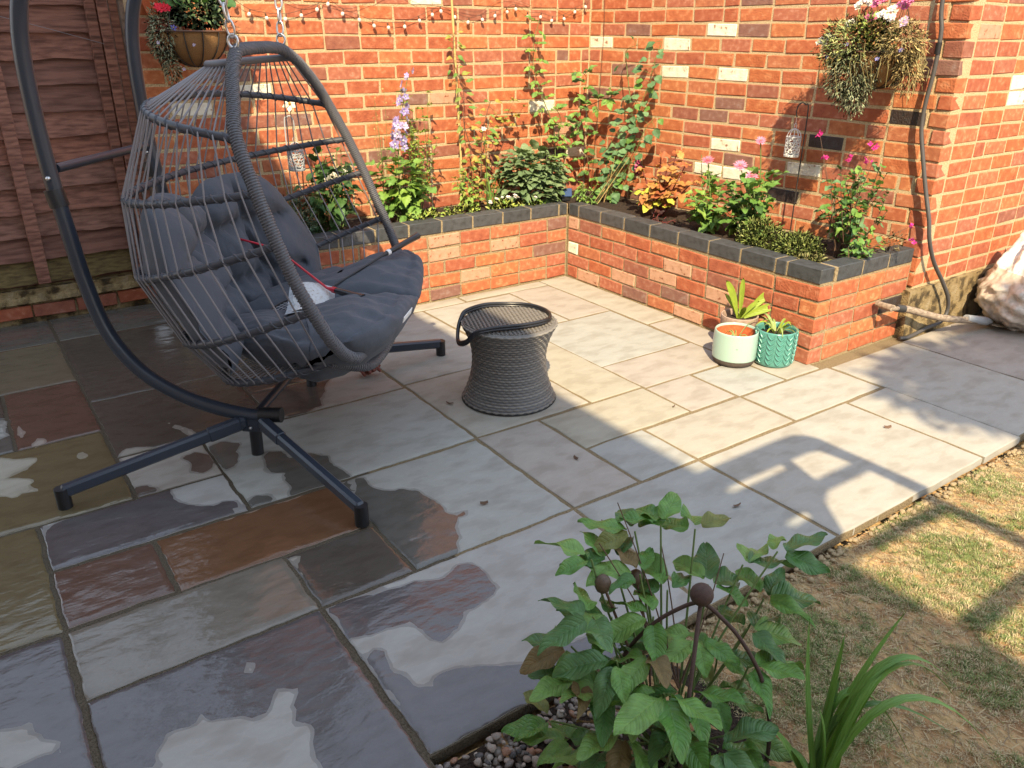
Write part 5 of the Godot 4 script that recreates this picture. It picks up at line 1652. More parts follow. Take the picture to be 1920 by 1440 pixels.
	climber("climbing_rose", "rose stem in the inner corner with broad light green leaflets and a dark thorny arch", [
		[Vector3(0.44, 0.44, -0.30), Vector3(0.46, 0.66, -0.36), Vector3(0.44, 0.84, -0.40), Vector3(0.42, 1.02, -0.42), Vector3(0.46, 1.22, -0.42), Vector3(0.36, 1.28, -0.42)],
		[Vector3(0.44, 0.84, -0.40), Vector3(0.38, 0.95, -0.36), Vector3(0.30, 0.90, -0.34)],
		[Vector3(0.42, 1.02, -0.42), Vector3(0.48, 1.08, -0.30), Vector3(0.52, 1.12, -0.18)],
	], 0.040, "ovate", [g_mid[0], g_mid[1], g_dark[1], g_fresh[2]], Vector2(0.04, 0.07), 0.6, M.stem_brown, Vector3(-0.7, 0, 0.7), 0.06, true)
	# darker climber up the side wall
	climber("clematis", "bushy blue-green climber leaning up the side wall near the inner corner", [
		[Vector3(0.45, 0.44, -0.12), Vector3(0.49, 0.62, -0.08), Vector3(0.52, 0.80, -0.02), Vector3(0.53, 1.00, 0.03), Vector3(0.545, 1.20, 0.10), Vector3(0.555, 1.36, 0.14), Vector3(0.57, 1.46, 0.17)],
		[Vector3(0.45, 0.44, -0.14), Vector3(0.50, 0.66, -0.14), Vector3(0.52, 0.84, -0.10), Vector3(0.53, 1.02, -0.02), Vector3(0.53, 1.14, 0.04)],
		[Vector3(0.44, 0.44, -0.10), Vector3(0.47, 0.60, -0.02), Vector3(0.50, 0.76, 0.06), Vector3(0.52, 0.92, 0.12), Vector3(0.54, 1.02, 0.20)],
		[Vector3(0.44, 0.44, -0.13), Vector3(0.46, 0.58, -0.10), Vector3(0.49, 0.72, -0.16), Vector3(0.51, 0.88, -0.18)],
	], 0.018, "ovate", g_blue + [g_mid[0]], Vector2(0.042, 0.068), 0.85, M.stem, Vector3(-1, 0, 0.25), 0.055)
	var tw := climber("climbing_rose", "sparse twig of dark leaves high on the side wall beside the inner corner", [
		[Vector3(0.53, 1.10, -0.04), Vector3(0.54, 1.28, -0.10), Vector3(0.54, 1.40, -0.12), Vector3(0.55, 1.44, -0.02)],
	], 0.07, "ovate", g_dark, Vector2(0.03, 0.05), 0.5, M.stem, Vector3(-1, 0, 0.2), 0.05)
	bush("leafy_shrub", "low bright green fine leaved plant beside the solar light in the corner", "plant", Vector3(0.26, 0.44, -0.16), Vector3(0.27, 0.52, -0.14), Vector3(0.11, 0.10, 0.09), 9, 50, "lance", [g_fresh[0], g_fresh[1], g_mid[1]], Vector2(0.03, 0.055), 0.35, M.stem)
	var bt := thing("bare_stalks", "sheaf of straw coloured bare stalks leaning against the side wall", "plant", Vector3(0.34, 0.44, -0.10))
	for k in 12:
		stem(bt, pick([M.bamboo, M.stem, M.stem_brown]), bend(Vector3(rr(-0.04, 0.04), 0, rr(-0.04, 0.04)), Vector3(rr(0.05, 0.17), rr(0.16, 0.36), rr(0.0, 0.18)), Vector3(0.01, 0.01, 0)), 0.0022, 0.0012)
	# solar light on the coping corner
	var so := thing("solar_light", "small dark blue solar panel light standing on the corner of the bed", "light", Vector3(0.045, 0.45, -0.085))
	b = MB.new()
	b.box(Vector3(0.062, 0.045, 0.030), 0.006, Transform3D(Basis(Vector3.UP, -0.5), Vector3(0, 0.055, 0)))
	part("lamp_body", b.mesh(), so, M.plastic)
	b = MB.new()
	b.box(Vector3(0.075, 0.006, 0.06), 0.002, Transform3D(Basis(Vector3.UP, -0.6) * Basis(Vector3.RIGHT, 0.95), Vector3(0, 0.09, 0.004)))
	part("solar_panel", b.mesh(), so, M.solar)
	b = MB.new()
	b.tube(PackedVector3Array([Vector3(0, 0.05, 0), Vector3(0, -0.03, 0)]), 0.008, 8)
	part("spike", b.mesh(), so, M.plastic)
	# coleus
	var co := thing("coleus", "coleus with amber and orange leaves and a few yellow ones, against the side wall", "plant", Vector3(0.40, 0.435, 0.45))
	for q in [[0.02, 0.38, -0.06], [-0.03, 0.31, 0.05], [0.04, 0.34, 0.14], [-0.02, 0.28, -0.18], [0.05, 0.24, 0.20], [-0.05, 0.20, -0.02], [-0.06, 0.16, 0.12], [0.08, 0.40, 0.02], [-0.07, 0.14, -0.12]]:
		var tip := Vector3(q[0], q[1], q[2])
		var path := bend(Vector3.ZERO, tip, Vector3(-0.01, 0, 0), 6)
		stem(co, M.stem_red, path, 0.006, 0.003)
		for i in range(3, 7):
			for s in 3:
				var a := rr(0, TAU)
				var o := Vector3(cos(a), rr(-0.35, 0.15), sin(a))
				var l := rr(0.065, 0.105) * (0.65 + 0.35 * (7 - i) / 3.0)
				put_leaf(co, "tooth" if s % 2 else "ovate", pick(gold) if q[1] < 0.21 and rng.randf() < 0.45 else pick(amber), path[i], o, Vector3.UP + Vector3(-0.3, 0, 0.3), l, l * 0.62)
	var am := thing("amaranth", "drooping magenta tassel flower at the edge of the coleus", "plant", Vector3(0.42, 0.44, 0.22))
	stem(am, M.stem, bend(Vector3.ZERO, Vector3(-0.03, 0.33, 0.0), Vector3.ZERO), 0.002, 0.001)
	fluff(am, Vector3(-0.03, 0.27, 0), Vector3(0.018, 0.055, 0.018), 160, 0.014, 0.010, [[0.45, 0.05, 0.16], [0.55, 0.12, 0.25]], 0.5)
	for k in 3:
		put_leaf(am, "lance", pick(turning), Vector3(-0.01, 0.1 + 0.07 * k, 0), rand_dir(), Vector3.UP, 0.07, 0.025)
	# small dark plant at the foot of the coleus
	bush("leafy_shrub", "low purple-brown leaved plant in the shadow at the foot of the coleus", "plant", Vector3(0.24, 0.435, 0.60), Vector3(0.24, 0.475, 0.58), Vector3(0.08, 0.05, 0.16), 8, 40, "ovate", [leafmat(0.05, 0.018, 0.02), leafmat(0.09, 0.03, 0.025), leafmat(0.03, 0.02, 0.02)], Vector2(0.025, 0.045), 0.7, M.stem_red)
	# pink pompom flowers: two plants
	var pk := bush("zinnia", "leafy plant with a pink pompom flower on the side nearer the coleus", "plant", Vector3(0.36, 0.435, 0.90), Vector3(0.34, 0.62, 0.90), Vector3(0.14, 0.20, 0.18), 17, 110, "ovate", [g_fresh[2], g_mid[1], g_fresh[0], g_mid[0]], Vector2(0.055, 0.095), 0.5, M.stem)
	stem(pk, M.stem, bend(Vector3.ZERO, Vector3(-0.01, 0.395, -0.06), Vector3(0.01, 0, 0)), 0.004, 0.003)
	bloom(pk, Vector3(-0.01, 0.40, -0.06), Vector3(-0.4, 0.8, 0.2), 0.042, 13, [0.72, 0.20, 0.30], 3, 0.10, [0.55, 0.15, 0.15])
	for q in [[0.02, 0.42, -0.14], [0.05, 0.40, -0.10]]:
		stem(pk, M.stem, bend(Vector3.ZERO, Vector3(q[0], q[1], q[2]), Vector3(0, 0, -0.02)), 0.0025, 0.002)
	var pk2 := bush("zinnia", "bushier leafy plant with three pink pompom flowers, beside the white lantern", "plant", Vector3(0.36, 0.435, 1.20), Vector3(0.34, 0.66, 1.20), Vector3(0.16, 0.24, 0.21), 24, 170, "ovate", [g_mid[1], g_mid[0], g_fresh[2], g_dark[1]], Vector2(0.06, 0.10), 0.52, M.stem)
	for q in [[-0.01, 0.400, -0.12, 0.045], [0.0, 0.355, -0.04, 0.042], [0.0, 0.545, -0.01, 0.036]]:
		stem(pk2, M.stem, bend(Vector3.ZERO, Vector3(q[0], q[1] - 0.005, q[2]), Vector3(0.01, 0, 0.02)), 0.004, 0.003)
		bloom(pk2, Vector3(q[0], q[1], q[2]), Vector3(-0.5, 0.75, 0.3), q[3], 14, [0.74, 0.26, 0.40], 3, 0.08, [0.6, 0.2, 0.2])
	# olive green fine herbs along the front
	for q in [[0.19, 1.40, 0.16, 0.15, "thyme like bush of fine olive green leaves under the pink flowers"], [0.20, 1.64, 0.15, 0.105, "spreading fine leaved olive green herb by the outer planter corner"]]:
		var hb := thing("fine_herb", q[4], "plant", Vector3(q[0], 0.44, q[1]))
		fluff(hb, Vector3(0.0, 0.055, 0.0), Vector3(0.12, q[3], q[2]), 4200, 0.021, 0.0062, [[0.23, 0.28, 0.07], [0.17, 0.23, 0.055], [0.31, 0.34, 0.11], [0.13, 0.18, 0.045]], -0.3)
		for k in 10:
			stem(hb, M.stem, bend(Vector3.ZERO, Vector3(rr(-0.08, 0.08), rr(0.06, 0.14), rr(-0.12, 0.12)), Vector3.ZERO), 0.002, 0.001)
	var dry := thing("dry_herb", "straw coloured dried herb lying over the outer corner of the coping", "plant", Vector3(0.13, 0.455, 1.76))
	fluff(dry, Vector3(0.03, 0.020, -0.02), Vector3(0.10, 0.030, 0.11), 900, 0.024, 0.005, [[0.34, 0.29, 0.14], [0.26, 0.24, 0.10], [0.18, 0.20, 0.06]])
	# salvia
	var sa := bush("salvia", "open salvia bush with small magenta flowers, last in the bed by the outer corner", "plant", Vector3(0.46, 0.435, 1.72), Vector3(0.45, 0.72, 1.74), Vector3(0.18, 0.26, 0.24), 30, 270, "ovate", [g_mid[1], g_mid[0], g_fresh[2], g_dark[1], g_blue[1]], Vector2(0.036, 0.066), 0.58, M.stem_brown, 0.35)
	for q in [[0.0, 0.60, -0.24], [0.0, 0.485, -0.20], [0.0, 0.50, -0.05], [0.0, 0.575, 0.07], [0.0, 0.50, 0.06]]:
		var e := Vector3(q[0], q[1], q[2])
		stem(sa, M.stem_brown, bend(Vector3(0, 0.1, 0), e, Vector3(-0.02, 0, 0.0)), 0.002, 0.001)
		for k in 4:
			bloom(sa, e + Vector3(rr(-0.014, 0.014), rr(-0.01, 0.012), rr(-0.016, 0.016)), rand_dir(), 0.014, 4, [0.68, 0.03, 0.28], 1, 0.5, [0.4, 0.02, 0.15])
	var sa2 := bush("salvia", "low sprig of salvia drooping over the coping at the planter end", "plant", Vector3(0.36, 0.44, 1.84), Vector3(0.42, 0.52, 1.88), Vector3(0.17, 0.08, 0.09), 12, 80, "ovate", [g_mid[1], g_fresh[2], g_blue[1]], Vector2(0.035, 0.06), 0.6, M.stem_brown, 0.2)
	for q in [[0.18, 0.14, 0.20], [0.22, 0.20, 0.16]]:
		var e := Vector3(q[0], q[1], q[2])
		stem(sa2, M.stem_brown, bend(Vector3.ZERO, e, Vector3(0, 0.04, 0.02)), 0.0016, 0.001)
		for k in 3:
			bloom(sa2, e + Vector3(rr(-0.012, 0.012), rr(-0.01, 0.01), rr(-0.014, 0.014)), rand_dir(), 0.013, 4, [0.66, 0.03, 0.30], 1, 0.5, [0.4, 0.02, 0.15])
	var drooped := thing("dry_sprig", "dried brown sprig against the foot of the house corner", "plant", Vector3(0.60, 0.47, 1.88))
	fluff(drooped, Vector3(0.02, 0.06, 0.02), Vector3(0.07, 0.07, 0.05), 160, 0.022, 0.006, [[0.24, 0.20, 0.09], [0.18, 0.12, 0.06]], 0.2)
	# lantern on a shepherd's hook
	hook_lantern("lantern", "white birdcage lantern hanging from a thin hook in front of the side wall", Vector3(0.651, 0.43, 1.25), 0.735, Vector3(-0.02, 0, -0.045), M.white_metal, M.iron, 0.085, 1.0)

# a thin rod with a crook, and a small pierced lantern on it
func hook_lantern(called: String, label: String, foot: Vector3, height: float, reach: Vector3, mat: Material, rod: Material, size: float, lum: float) -> void:
	var h := thing("shepherds_hook", "thin dark rod with a crook at the top holding the " + ("white" if mat == M.white_metal else "grey") + " lantern", "hook", foot)
	var pts := [Vector3.ZERO, Vector3(0, height * 0.5, 0), Vector3(0, height - 0.04, 0), Vector3(0, height - 0.008, 0) + reach * 0.35, Vector3(0, height, 0) + reach * 0.75, Vector3(0, height - 0.02, 0) + reach * 1.15, Vector3(0, height - 0.06, 0) + reach * 1.2, Vector3(0, height - 0.075, 0) + reach * 1.05]
	var b := MB.new()
	b.tube(smooth(pts, 6), 0.0036, 7)
	part("rod", b.mesh(), h, rod)
	var top := foot + Vector3(0, height - 0.075, 0) + reach * 1.12
	var l := thing(called, label, "lantern", top - Vector3(0, size * 2.5, 0))
	var r := size * 0.47
	var hh := size * 1.15
	b = MB.new()
	b.lathe(PackedVector2Array([Vector2(0.001, 0.0), Vector2(r * 1.04, 0.0), Vector2(r * 1.06, 0.004), Vector2(r, 0.008)]), 20)
	part("base", b.mesh(), l, mat)
	# pierced wall: curled scrolls all round
	b = MB.new()
	for k in 20:
		var a := TAU * k / 20.0
		var q := PackedVector3Array()
		for i in 9:
			var s := i / 8.0
			var w := a + 0.22 * sin(s * TAU * 1.5 + k * 2.1)
			q.append(Vector3(cos(w) * r, 0.006 + hh * s, sin(w) * r))
		b.tube(q, 0.0024, 5)
	for j in 7:
		var q := PackedVector3Array()
		for i in 24:
			var w := TAU * i / 24.0
			q.append(Vector3(cos(w) * r, 0.01 + hh * j / 6.0 + (0.004 * sin(w * 6.0 + j) if j > 0 and j < 6 else 0.0), sin(w) * r))
		b.tube(q, 0.0024 if j > 0 and j < 6 else 0.0034, 5, true)
	part("pierced_wall", b.mesh(), l, mat)
	b = MB.new()
	for k in 10:
		var a := TAU * k / 10.0
		var q := PackedVector3Array()
		for i in 8:
			var s := i / 7.0
			q.append(Vector3(cos(a) * r * cos(s * PI / 2.0), hh + size * 0.62 * sin(s * PI / 2.0), sin(a) * r * cos(s * PI / 2.0)))
		b.tube(q, 0.0019, 5)
	part("domed_top", b.mesh(), l, mat)
	b = MB.new()
	var ring := []
	for k in 10:
		var a := TAU * k / 10.0
		ring.append(Vector3(cos(a) * 0.011, hh + size * 0.62 + 0.014 + sin(a) * 0.014, 0))
	b.tube(smooth(ring, 2, true), 0.0018, 5, true)
	b.tube(PackedVector3Array([Vector3(0, hh + size * 0.62 + 0.026, 0), Vector3(0, size * 2.5, 0)]), 0.0014, 5)
	part("hanging_ring", b.mesh(), l, mat)


# ---------------------------------------------------------------- foreground bed and lawn
func build_peony() -> void:
	var base := Vector3(-2.22, -0.03, 3.20)
	var p := thing("peony", "dark green peony clump with large ribbed leaflets, growing through the rusty plant support", "plant", base)
	var mats := [leafmat(0.125, 0.265, 0.060, 0.33), leafmat(0.17, 0.32, 0.075, 0.35), leafmat(0.085, 0.195, 0.050, 0.32), leafmat(0.22, 0.36, 0.10, 0.40), leafmat(0.11, 0.215, 0.08, 0.34)]
	var old := [leafmat(0.22, 0.22, 0.065, 0.5), leafmat(0.24, 0.15, 0.07, 0.6)]
	# where each leaf head sits, and how large its leaflets are
	var heads := [
		[-2.215, 0.485, 3.02, 0.105, 4], [-2.165, 0.50, 3.05, 0.115, 3], [-2.095, 0.485, 3.09, 0.11, 3], [-2.35, 0.47, 3.03, 0.10, 3], [-2.285, 0.44, 3.03, 0.10, 4], [-2.26, 0.43, 3.09, 0.09, 4],
		[-2.04, 0.425, 3.19, 0.11, 2], [-1.985, 0.465, 3.235, 0.12, 3], [-2.10, 0.37, 3.15, 0.10, 4], [-2.41, 0.40, 3.11, 0.115, 4], [-2.345, 0.36, 3.10, 0.10, 4], [-2.27, 0.36, 3.15, 0.10, 4],
		[-1.985, 0.325, 3.22, 0.11, 4], [-2.40, 0.33, 3.18, 0.105, 4], [-2.31, 0.31, 3.19, 0.10, 4], [-2.19, 0.31, 3.21, 0.10, 4], [-2.06, 0.29, 3.24, 0.11, 4], [-2.45, 0.26, 3.12, 0.10, 4],
		[-2.47, 0.10, 3.06, 0.09, 3], [-2.42, 0.25, 3.16, 0.11, 4], [-2.37, 0.26, 3.22, 0.10, 4], [-2.28, 0.25, 3.27, 0.105, 4], [-2.15, 0.16, 3.24, 0.10, 4], [-2.42, 0.19, 3.24, 0.12, 4],
		[-2.33, 0.20, 3.30, 0.115, 4], [-2.385, 0.16, 3.33, 0.13, 4], [-2.22, 0.09, 3.32, 0.11, 4], [-2.45, 0.15, 3.22, 0.105, 4], [-2.34, 0.12, 3.37, 0.13, 4], [-2.13, 0.07, 3.31, 0.10, 3], [-2.10, 0.20, 3.20, 0.09, 4], [-2.30, 0.14, 3.08, 0.10, 4], [-2.20, 0.20, 3.10, 0.10, 4], [-2.45, 0.07, 3.12, 0.10, 4],
		[-2.36, 0.30, 3.28, 0.12, 4], [-2.27, 0.17, 3.36, 0.125, 4], [-2.43, 0.30, 3.07, 0.10, 4], [-2.12, 0.26, 3.30, 0.11, 4], [-2.20, 0.38, 3.12, 0.10, 3], [-2.31, 0.07, 3.42, 0.12, 4], [-2.44, 0.10, 3.33, 0.125, 4], [-2.17, 0.05, 3.40, 0.11, 4],
	]
	for h in heads:
		var at := Vector3(h[0], h[1], h[2]) - base
		var out := Vector3(at.x, 0, at.z)
		out = out.normalized() if out.length() > 0.04 else Vector3(rr(-1, 1), 0, rr(-1, 1)).normalized()
		stem(p, M.stem if rng.randf() < 0.85 else M.stem_brown, bend(Vector3(rr(-0.03, 0.03), 0, rr(-0.03, 0.03)), at, Vector3(0, 0.02, 0) + out * rr(-0.02, 0.05)), 0.0036, 0.0022)
		var a0 := atan2(out.z, out.x)
		var n: int = h[4]
		for k in n:
			var a := a0 + (k - (n - 1) / 2.0) * rr(0.75, 1.05) + rr(-0.15, 0.15)
			var d := Vector3(cos(a), rr(-0.35, 0.40), sin(a))
			var l: float = h[3] * rr(0.85, 1.15) * (1.0 if absf(k - (n - 1) / 2.0) < 0.6 else 0.85)
			var root := at + d.normalized() * 0.018
			put_leaf(p, "peony", pick(old) if rng.randf() < 0.07 else pick(mats), root, d, Vector3.UP + Vector3(rr(-0.35, 0.35), 0, rr(-0.35, 0.35)) - out * 0.15, l, l * rr(0.46, 0.58))
	for q in [[-2.335, 0.415, 3.055, 0.021], [-2.24, 0.395, 3.06, 0.018]]:
		var b := MB.new()
		var at := Vector3(q[0], q[1], q[2]) - base
		b.ball(at, Vector3(q[3] * 0.9, q[3] * 1.1, q[3] * 0.9), 10, 7)
		part("seed_pod", b.mesh(), p, smat("brown_pod", lin(0.13, 0.085, 0.055), 0.6, {tex = T.worn, tri = 14.0}))
		stem(p, M.stem_brown, bend(Vector3.ZERO, at, Vector3.ZERO), 0.004, 0.003)
	for q in [[-2.255, 0.565, 3.00], [-2.33, 0.505, 3.03], [-2.17, 0.46, 3.06], [-2.06, 0.44, 3.15]]:
		stem(p, M.stem_brown, bend(Vector3(0, 0.2, 0), Vector3(q[0], q[1], q[2]) - base, Vector3(0.01, 0, 0)), 0.0022, 0.0012, "bare_stalk")

func build_support() -> void:
	var c := Vector3(-2.225, 0, 3.235)
	var s := thing("plant_support", "rusty iron plant support of arched rods topped by a solid ball", "plant support", c)
	var h := 0.455
	var b := MB.new()
	b.ball(Vector3(0, h, 0), Vector3.ONE * 0.0245, 20, 14)
	part("ball", b.mesh(), s, M.rust)
	for k in 4:
		var a := -0.672 + k * PI / 2.0   # the first towards the viewer
		var o := Vector3(cos(a) * -1.0, 0, -sin(a))
		var pts := []
		for q in [[0.006, h - 0.02], [0.035, h - 0.040], [0.085, h - 0.090], [0.135, h - 0.170], [0.165, h - 0.26], [0.180, h - 0.36], [0.185, -0.04]]:
			pts.append(o * q[0] + Vector3.UP * q[1])
		b = MB.new()
		b.tube(smooth(pts, 6), 0.0046, 8)
		part("rod", b.mesh(), s, M.rust)

func build_lily() -> void:
	var base := Vector3(-2.045, -0.03, 3.46)
	var p := thing("strap_leaf_plant", "clump of long arching strap leaves at the edge of the lawn", "plant", base)
	var mats := [leafmat(0.17, 0.31, 0.07, 0.40), leafmat(0.21, 0.36, 0.09, 0.40), leafmat(0.12, 0.23, 0.06, 0.40)]
	# middle, tip, width
	for q in [[-2.055, 0.22, 3.39, -2.04, 0.405, 3.37, 0.026], [-2.01, 0.20, 3.43, -1.98, 0.37, 3.42, 0.024], [-1.985, 0.24, 3.45, -1.865, 0.415, 3.48, 0.026], [-1.975, 0.50, 3.46, -1.76, 0.22, 3.565, 0.022],
		[-1.97, 0.50, 3.50, -1.62, -0.02, 3.66, 0.022], [-2.00, 0.46, 3.40, -1.80, -0.01, 3.55, 0.021], [-2.02, 0.36, 3.42, -1.72, 0.06, 3.60, 0.018], [-1.97, 0.52, 3.47, -1.74, 0.17, 3.575, 0.022], [-2.10, 0.12, 3.42, -2.13, 0.16, 3.38, 0.030], [-2.03, 0.16, 3.44, -1.96, 0.24, 3.42, 0.028], [-1.99, 0.22, 3.46, -1.90, 0.31, 3.50, 0.028], [-2.06, 0.18, 3.47, -2.06, 0.22, 3.44, 0.026], [-2.0, 0.2, 3.48, -1.93, 0.12, 3.42, 0.02], [-2.08, 0.10, 3.46, -2.09, 0.10, 3.40, 0.026]]:
		strap_leaf(p, pick(mats), Vector3(rr(-0.03, 0.03), 0, rr(-0.03, 0.03)), Vector3(q[0], q[1], q[2]) - base, Vector3(q[3], q[4], q[5]) - base, q[6], false, 0.45)

func build_ground() -> void:
	var g := MB.new()
	g.quad(Vector3(-60, -0.07, 60), Vector3(60, -0.07, 60), Vector3(60, -0.07, -60), Vector3(-60, -0.07, -60))
	setting("ground", g.mesh(), M.ground)
	var lw := MB.new()
	lw.grid(150, 60, func(s: float, t: float):
		var x := lerpf(-2.72, 3.2, s)
		var z := lerpf(2.925, 5.2, t)
		return Vector3(x, lawn_y(x, z), z))
	setting("lawn_soil", lw.mesh(), M.ground)
	var bed := MB.new()
	bed.grid(50, 30, func(s: float, t: float):
		var x := lerpf(-2.73, -1.86, s)
		var z := lerpf(2.93, 4.2, t)
		return Vector3(x, -0.033 + 0.010 * noise.get_noise_2d(x * 700.0, z * 700.0) - 0.035 * smoothstep(-2.0, -1.86, x + 0.1 * noise.get_noise_1d(z * 200.0)), z))
	setting("bed_soil", bed.mesh(), M.soil)
	# crumbled edge of the patio where the turf was cut
	var ed := MB.new()
	for k in 420:
		var x := rr(-1.9, 1.6)
		var r := rr(0.004, 0.013)
		ed.ball(Vector3(x, -0.030 + r * 0.3, 2.925 + absf(rng.randfn()) * 0.025), Vector3(r, r * 0.6, r * rr(0.6, 1.0)), 6, 4)
	setting("edge_rubble", ed.mesh(), smat("pale_rubble", lin(0.38, 0.30, 0.19), 0.95, {tex = T.mortar, tri = 6.0}), "stuff")
	# pebbles
	var gr := Node3D.new()
	gr.name = "gravel_bed"
	add_child(gr)
	gr.set_meta("kind", "structure")
	var shapes := []
	for k in 5:
		var b := MB.new()
		b.lathe(PackedVector2Array([Vector2(0.05, -0.55), Vector2(0.62, -0.42), Vector2(0.95, -0.05), Vector2(0.88, 0.25), Vector2(0.5, 0.52), Vector2(0.03, 0.6)]), 9, Transform3D(Basis().scaled(Vector3(1.0, 0.75 + 0.08 * k, 0.62 + 0.09 * k)), Vector3.ZERO), 0.07 * k)
		shapes.append(b.mesh())
	var tones := []
	for q in [[0.15, 0.13, 0.115], [0.26, 0.22, 0.19], [0.07, 0.066, 0.068], [0.34, 0.285, 0.245], [0.20, 0.175, 0.165], [0.30, 0.16, 0.10], [0.42, 0.37, 0.32]]:
		tones.append(smat("pebble", lin(q[0], q[1], q[2]), 0.55, {tex = T.fine, tri = 16.0}))
	for k in 300:
		var x := rr(-2.70, -2.33)
		var z := rr(2.935, 3.20)
		var r := rr(0.007, 0.0145)
		part("pebble", pick(shapes), gr, pick(tones), Transform3D(Basis.from_euler(Vector3(rr(-0.5, 0.5), rr(0, TAU), rr(-0.5, 0.5))).scaled(Vector3.ONE * r), Vector3(x, -0.030 + r * 0.5 + rr(0, 0.016), z)))
	var mm := MultiMesh.new()
	mm.transform_format = MultiMesh.TRANSFORM_3D
	mm.mesh = shapes[2]
	mm.instance_count = 900
	for k in 900:
		var r := rr(0.006, 0.013)
		mm.set_instance_transform(k, Transform3D(Basis.from_euler(Vector3(rr(-0.5, 0.5), rr(0, TAU), rr(-0.5, 0.5))).scaled(Vector3.ONE * r), Vector3(rr(-2.72, -2.2), -0.036 + r * 0.4, rr(2.935, 3.5))))
	var mi := MultiMeshInstance3D.new()
	mi.name = "small_gravel"
	mi.multimesh = mm
	mi.material_override = tones[1]
	gr.add_child(mi)
	mi.set_meta("kind", "stuff")

func lawn_y(x: float, z: float) -> float:
	return -0.036 + 0.012 * noise.get_noise_2d(x * 120.0, z * 120.0) + 0.006 * noise.get_noise_2d(x * 600.0, z * 600.0)

func build_grass() -> void:
	# one tuft of blades, set many times over
	var b := MB.new()
	for k in 7:
		var a := rr(0, TAU)
		var o := Vector3(cos(a), 0, sin(a))
		var s := o.cross(Vector3.UP) * 0.0016
		var lean := rr(0.3, 1.1)
		var h := rr(0.014, 0.027)
		var r := o * rr(0.0, 0.012)
		var m := r + o * h * lean * 0.4 + Vector3.UP * h * 0.65
		var e := r + o * h * lean + Vector3.UP * h * rr(0.65, 1.0)
		b.quad(r - s, r + s, m + s * 0.8, m - s * 0.8)
		b.tri(m - s * 0.8, m + s * 0.8, e)
	var tuft := b.mesh(M.tuft)
	var xs := []
	var cs := []
	var straw := [Color(0.50, 0.39, 0.22), Color(0.56, 0.46, 0.28), Color(0.42, 0.32, 0.18)]
	var green := [Color(0.19, 0.24, 0.075), Color(0.25, 0.29, 0.10), Color(0.14, 0.19, 0.06)]
	for k in 120000:
		var x := rr(-2.0, 1.6)
		var z := 2.935 + pow(rng.randf(), 1.15) * 1.75
		var f := noise.get_noise_2d(x * 75.0 + 300.0, z * 75.0) + 0.35 * noise.get_noise_2d(x * 400.0, z * 400.0)
		var lush := 0.8 * smoothstep(0.12, 0.42, f)
		# greener clumps that the photograph shows
		for q in [[-0.92, 3.20, 0.20], [-1.22, 3.16, 0.12], [0.25, 3.02, 0.22], [-1.62, 3.12, 0.18], [-1.12, 3.42, 0.14], [-1.78, 3.32, 0.16], [-0.35, 2.99, 0.14], [-1.35, 3.5, 0.14]]:
			lush = maxf(lush, 0.9 - 0.9 * smoothstep(q[2] * 0.5, q[2] * 1.15, Vector2(x - q[0], z - q[1]).length() * (1.0 + 0.5 * f)))
		if rng.randf() > 0.50 + 0.35 * lush:
			continue
		var s := rr(0.45, 0.85) * (0.68 + 0.28 * lush)
		xs.append(Transform3D(Basis.from_euler(Vector3(rr(-0.3, 0.3), rr(0, TAU), rr(-0.3, 0.3))).scaled(Vector3(s, s * (0.6 + 0.5 * lush), s)), Vector3(x, lawn_y(x, z) - 0.002, z)))
		cs.append(pick(green) if rng.randf() < 0.12 + 0.62 * lush else pick(straw))
	var mm := MultiMesh.new()
	mm.transform_format = MultiMesh.TRANSFORM_3D
	mm.use_colors = true
	mm.mesh = tuft
	mm.instance_count = xs.size()
	for i in xs.size():
		mm.set_instance_transform(i, xs[i])
		mm.set_instance_color(i, cs[i])
	var o := MultiMeshInstance3D.new()
	o.name = "grass"
	o.multimesh = mm
	add_child(o)
	o.set_meta("kind", "stuff")
	# dead straw lying flat
	var st := MB.new()
	for k in 14000:
		var x := rr(-1.95, 1.0)
		var z := 2.94 + pow(rng.randf(), 1.2) * 1.4
		var a := rr(0, TAU)
		var d := Vector3(cos(a), rr(-0.06, 0.12), sin(a)) * rr(0.012, 0.034)
		var s := Vector3(-d.z, 0, d.x).normalized() * 0.0013
		var at := Vector3(x, lawn_y(x, z) + 0.003, z)
		st.col = pick([Color(0.42, 0.33, 0.18), Color(0.34, 0.25, 0.13), Color(0.22, 0.15, 0.08)])
		st.quad(at - s, at + s, at + d + s, at + d - s)
	setting("dead_grass", st.mesh(), M.tuft, "stuff")


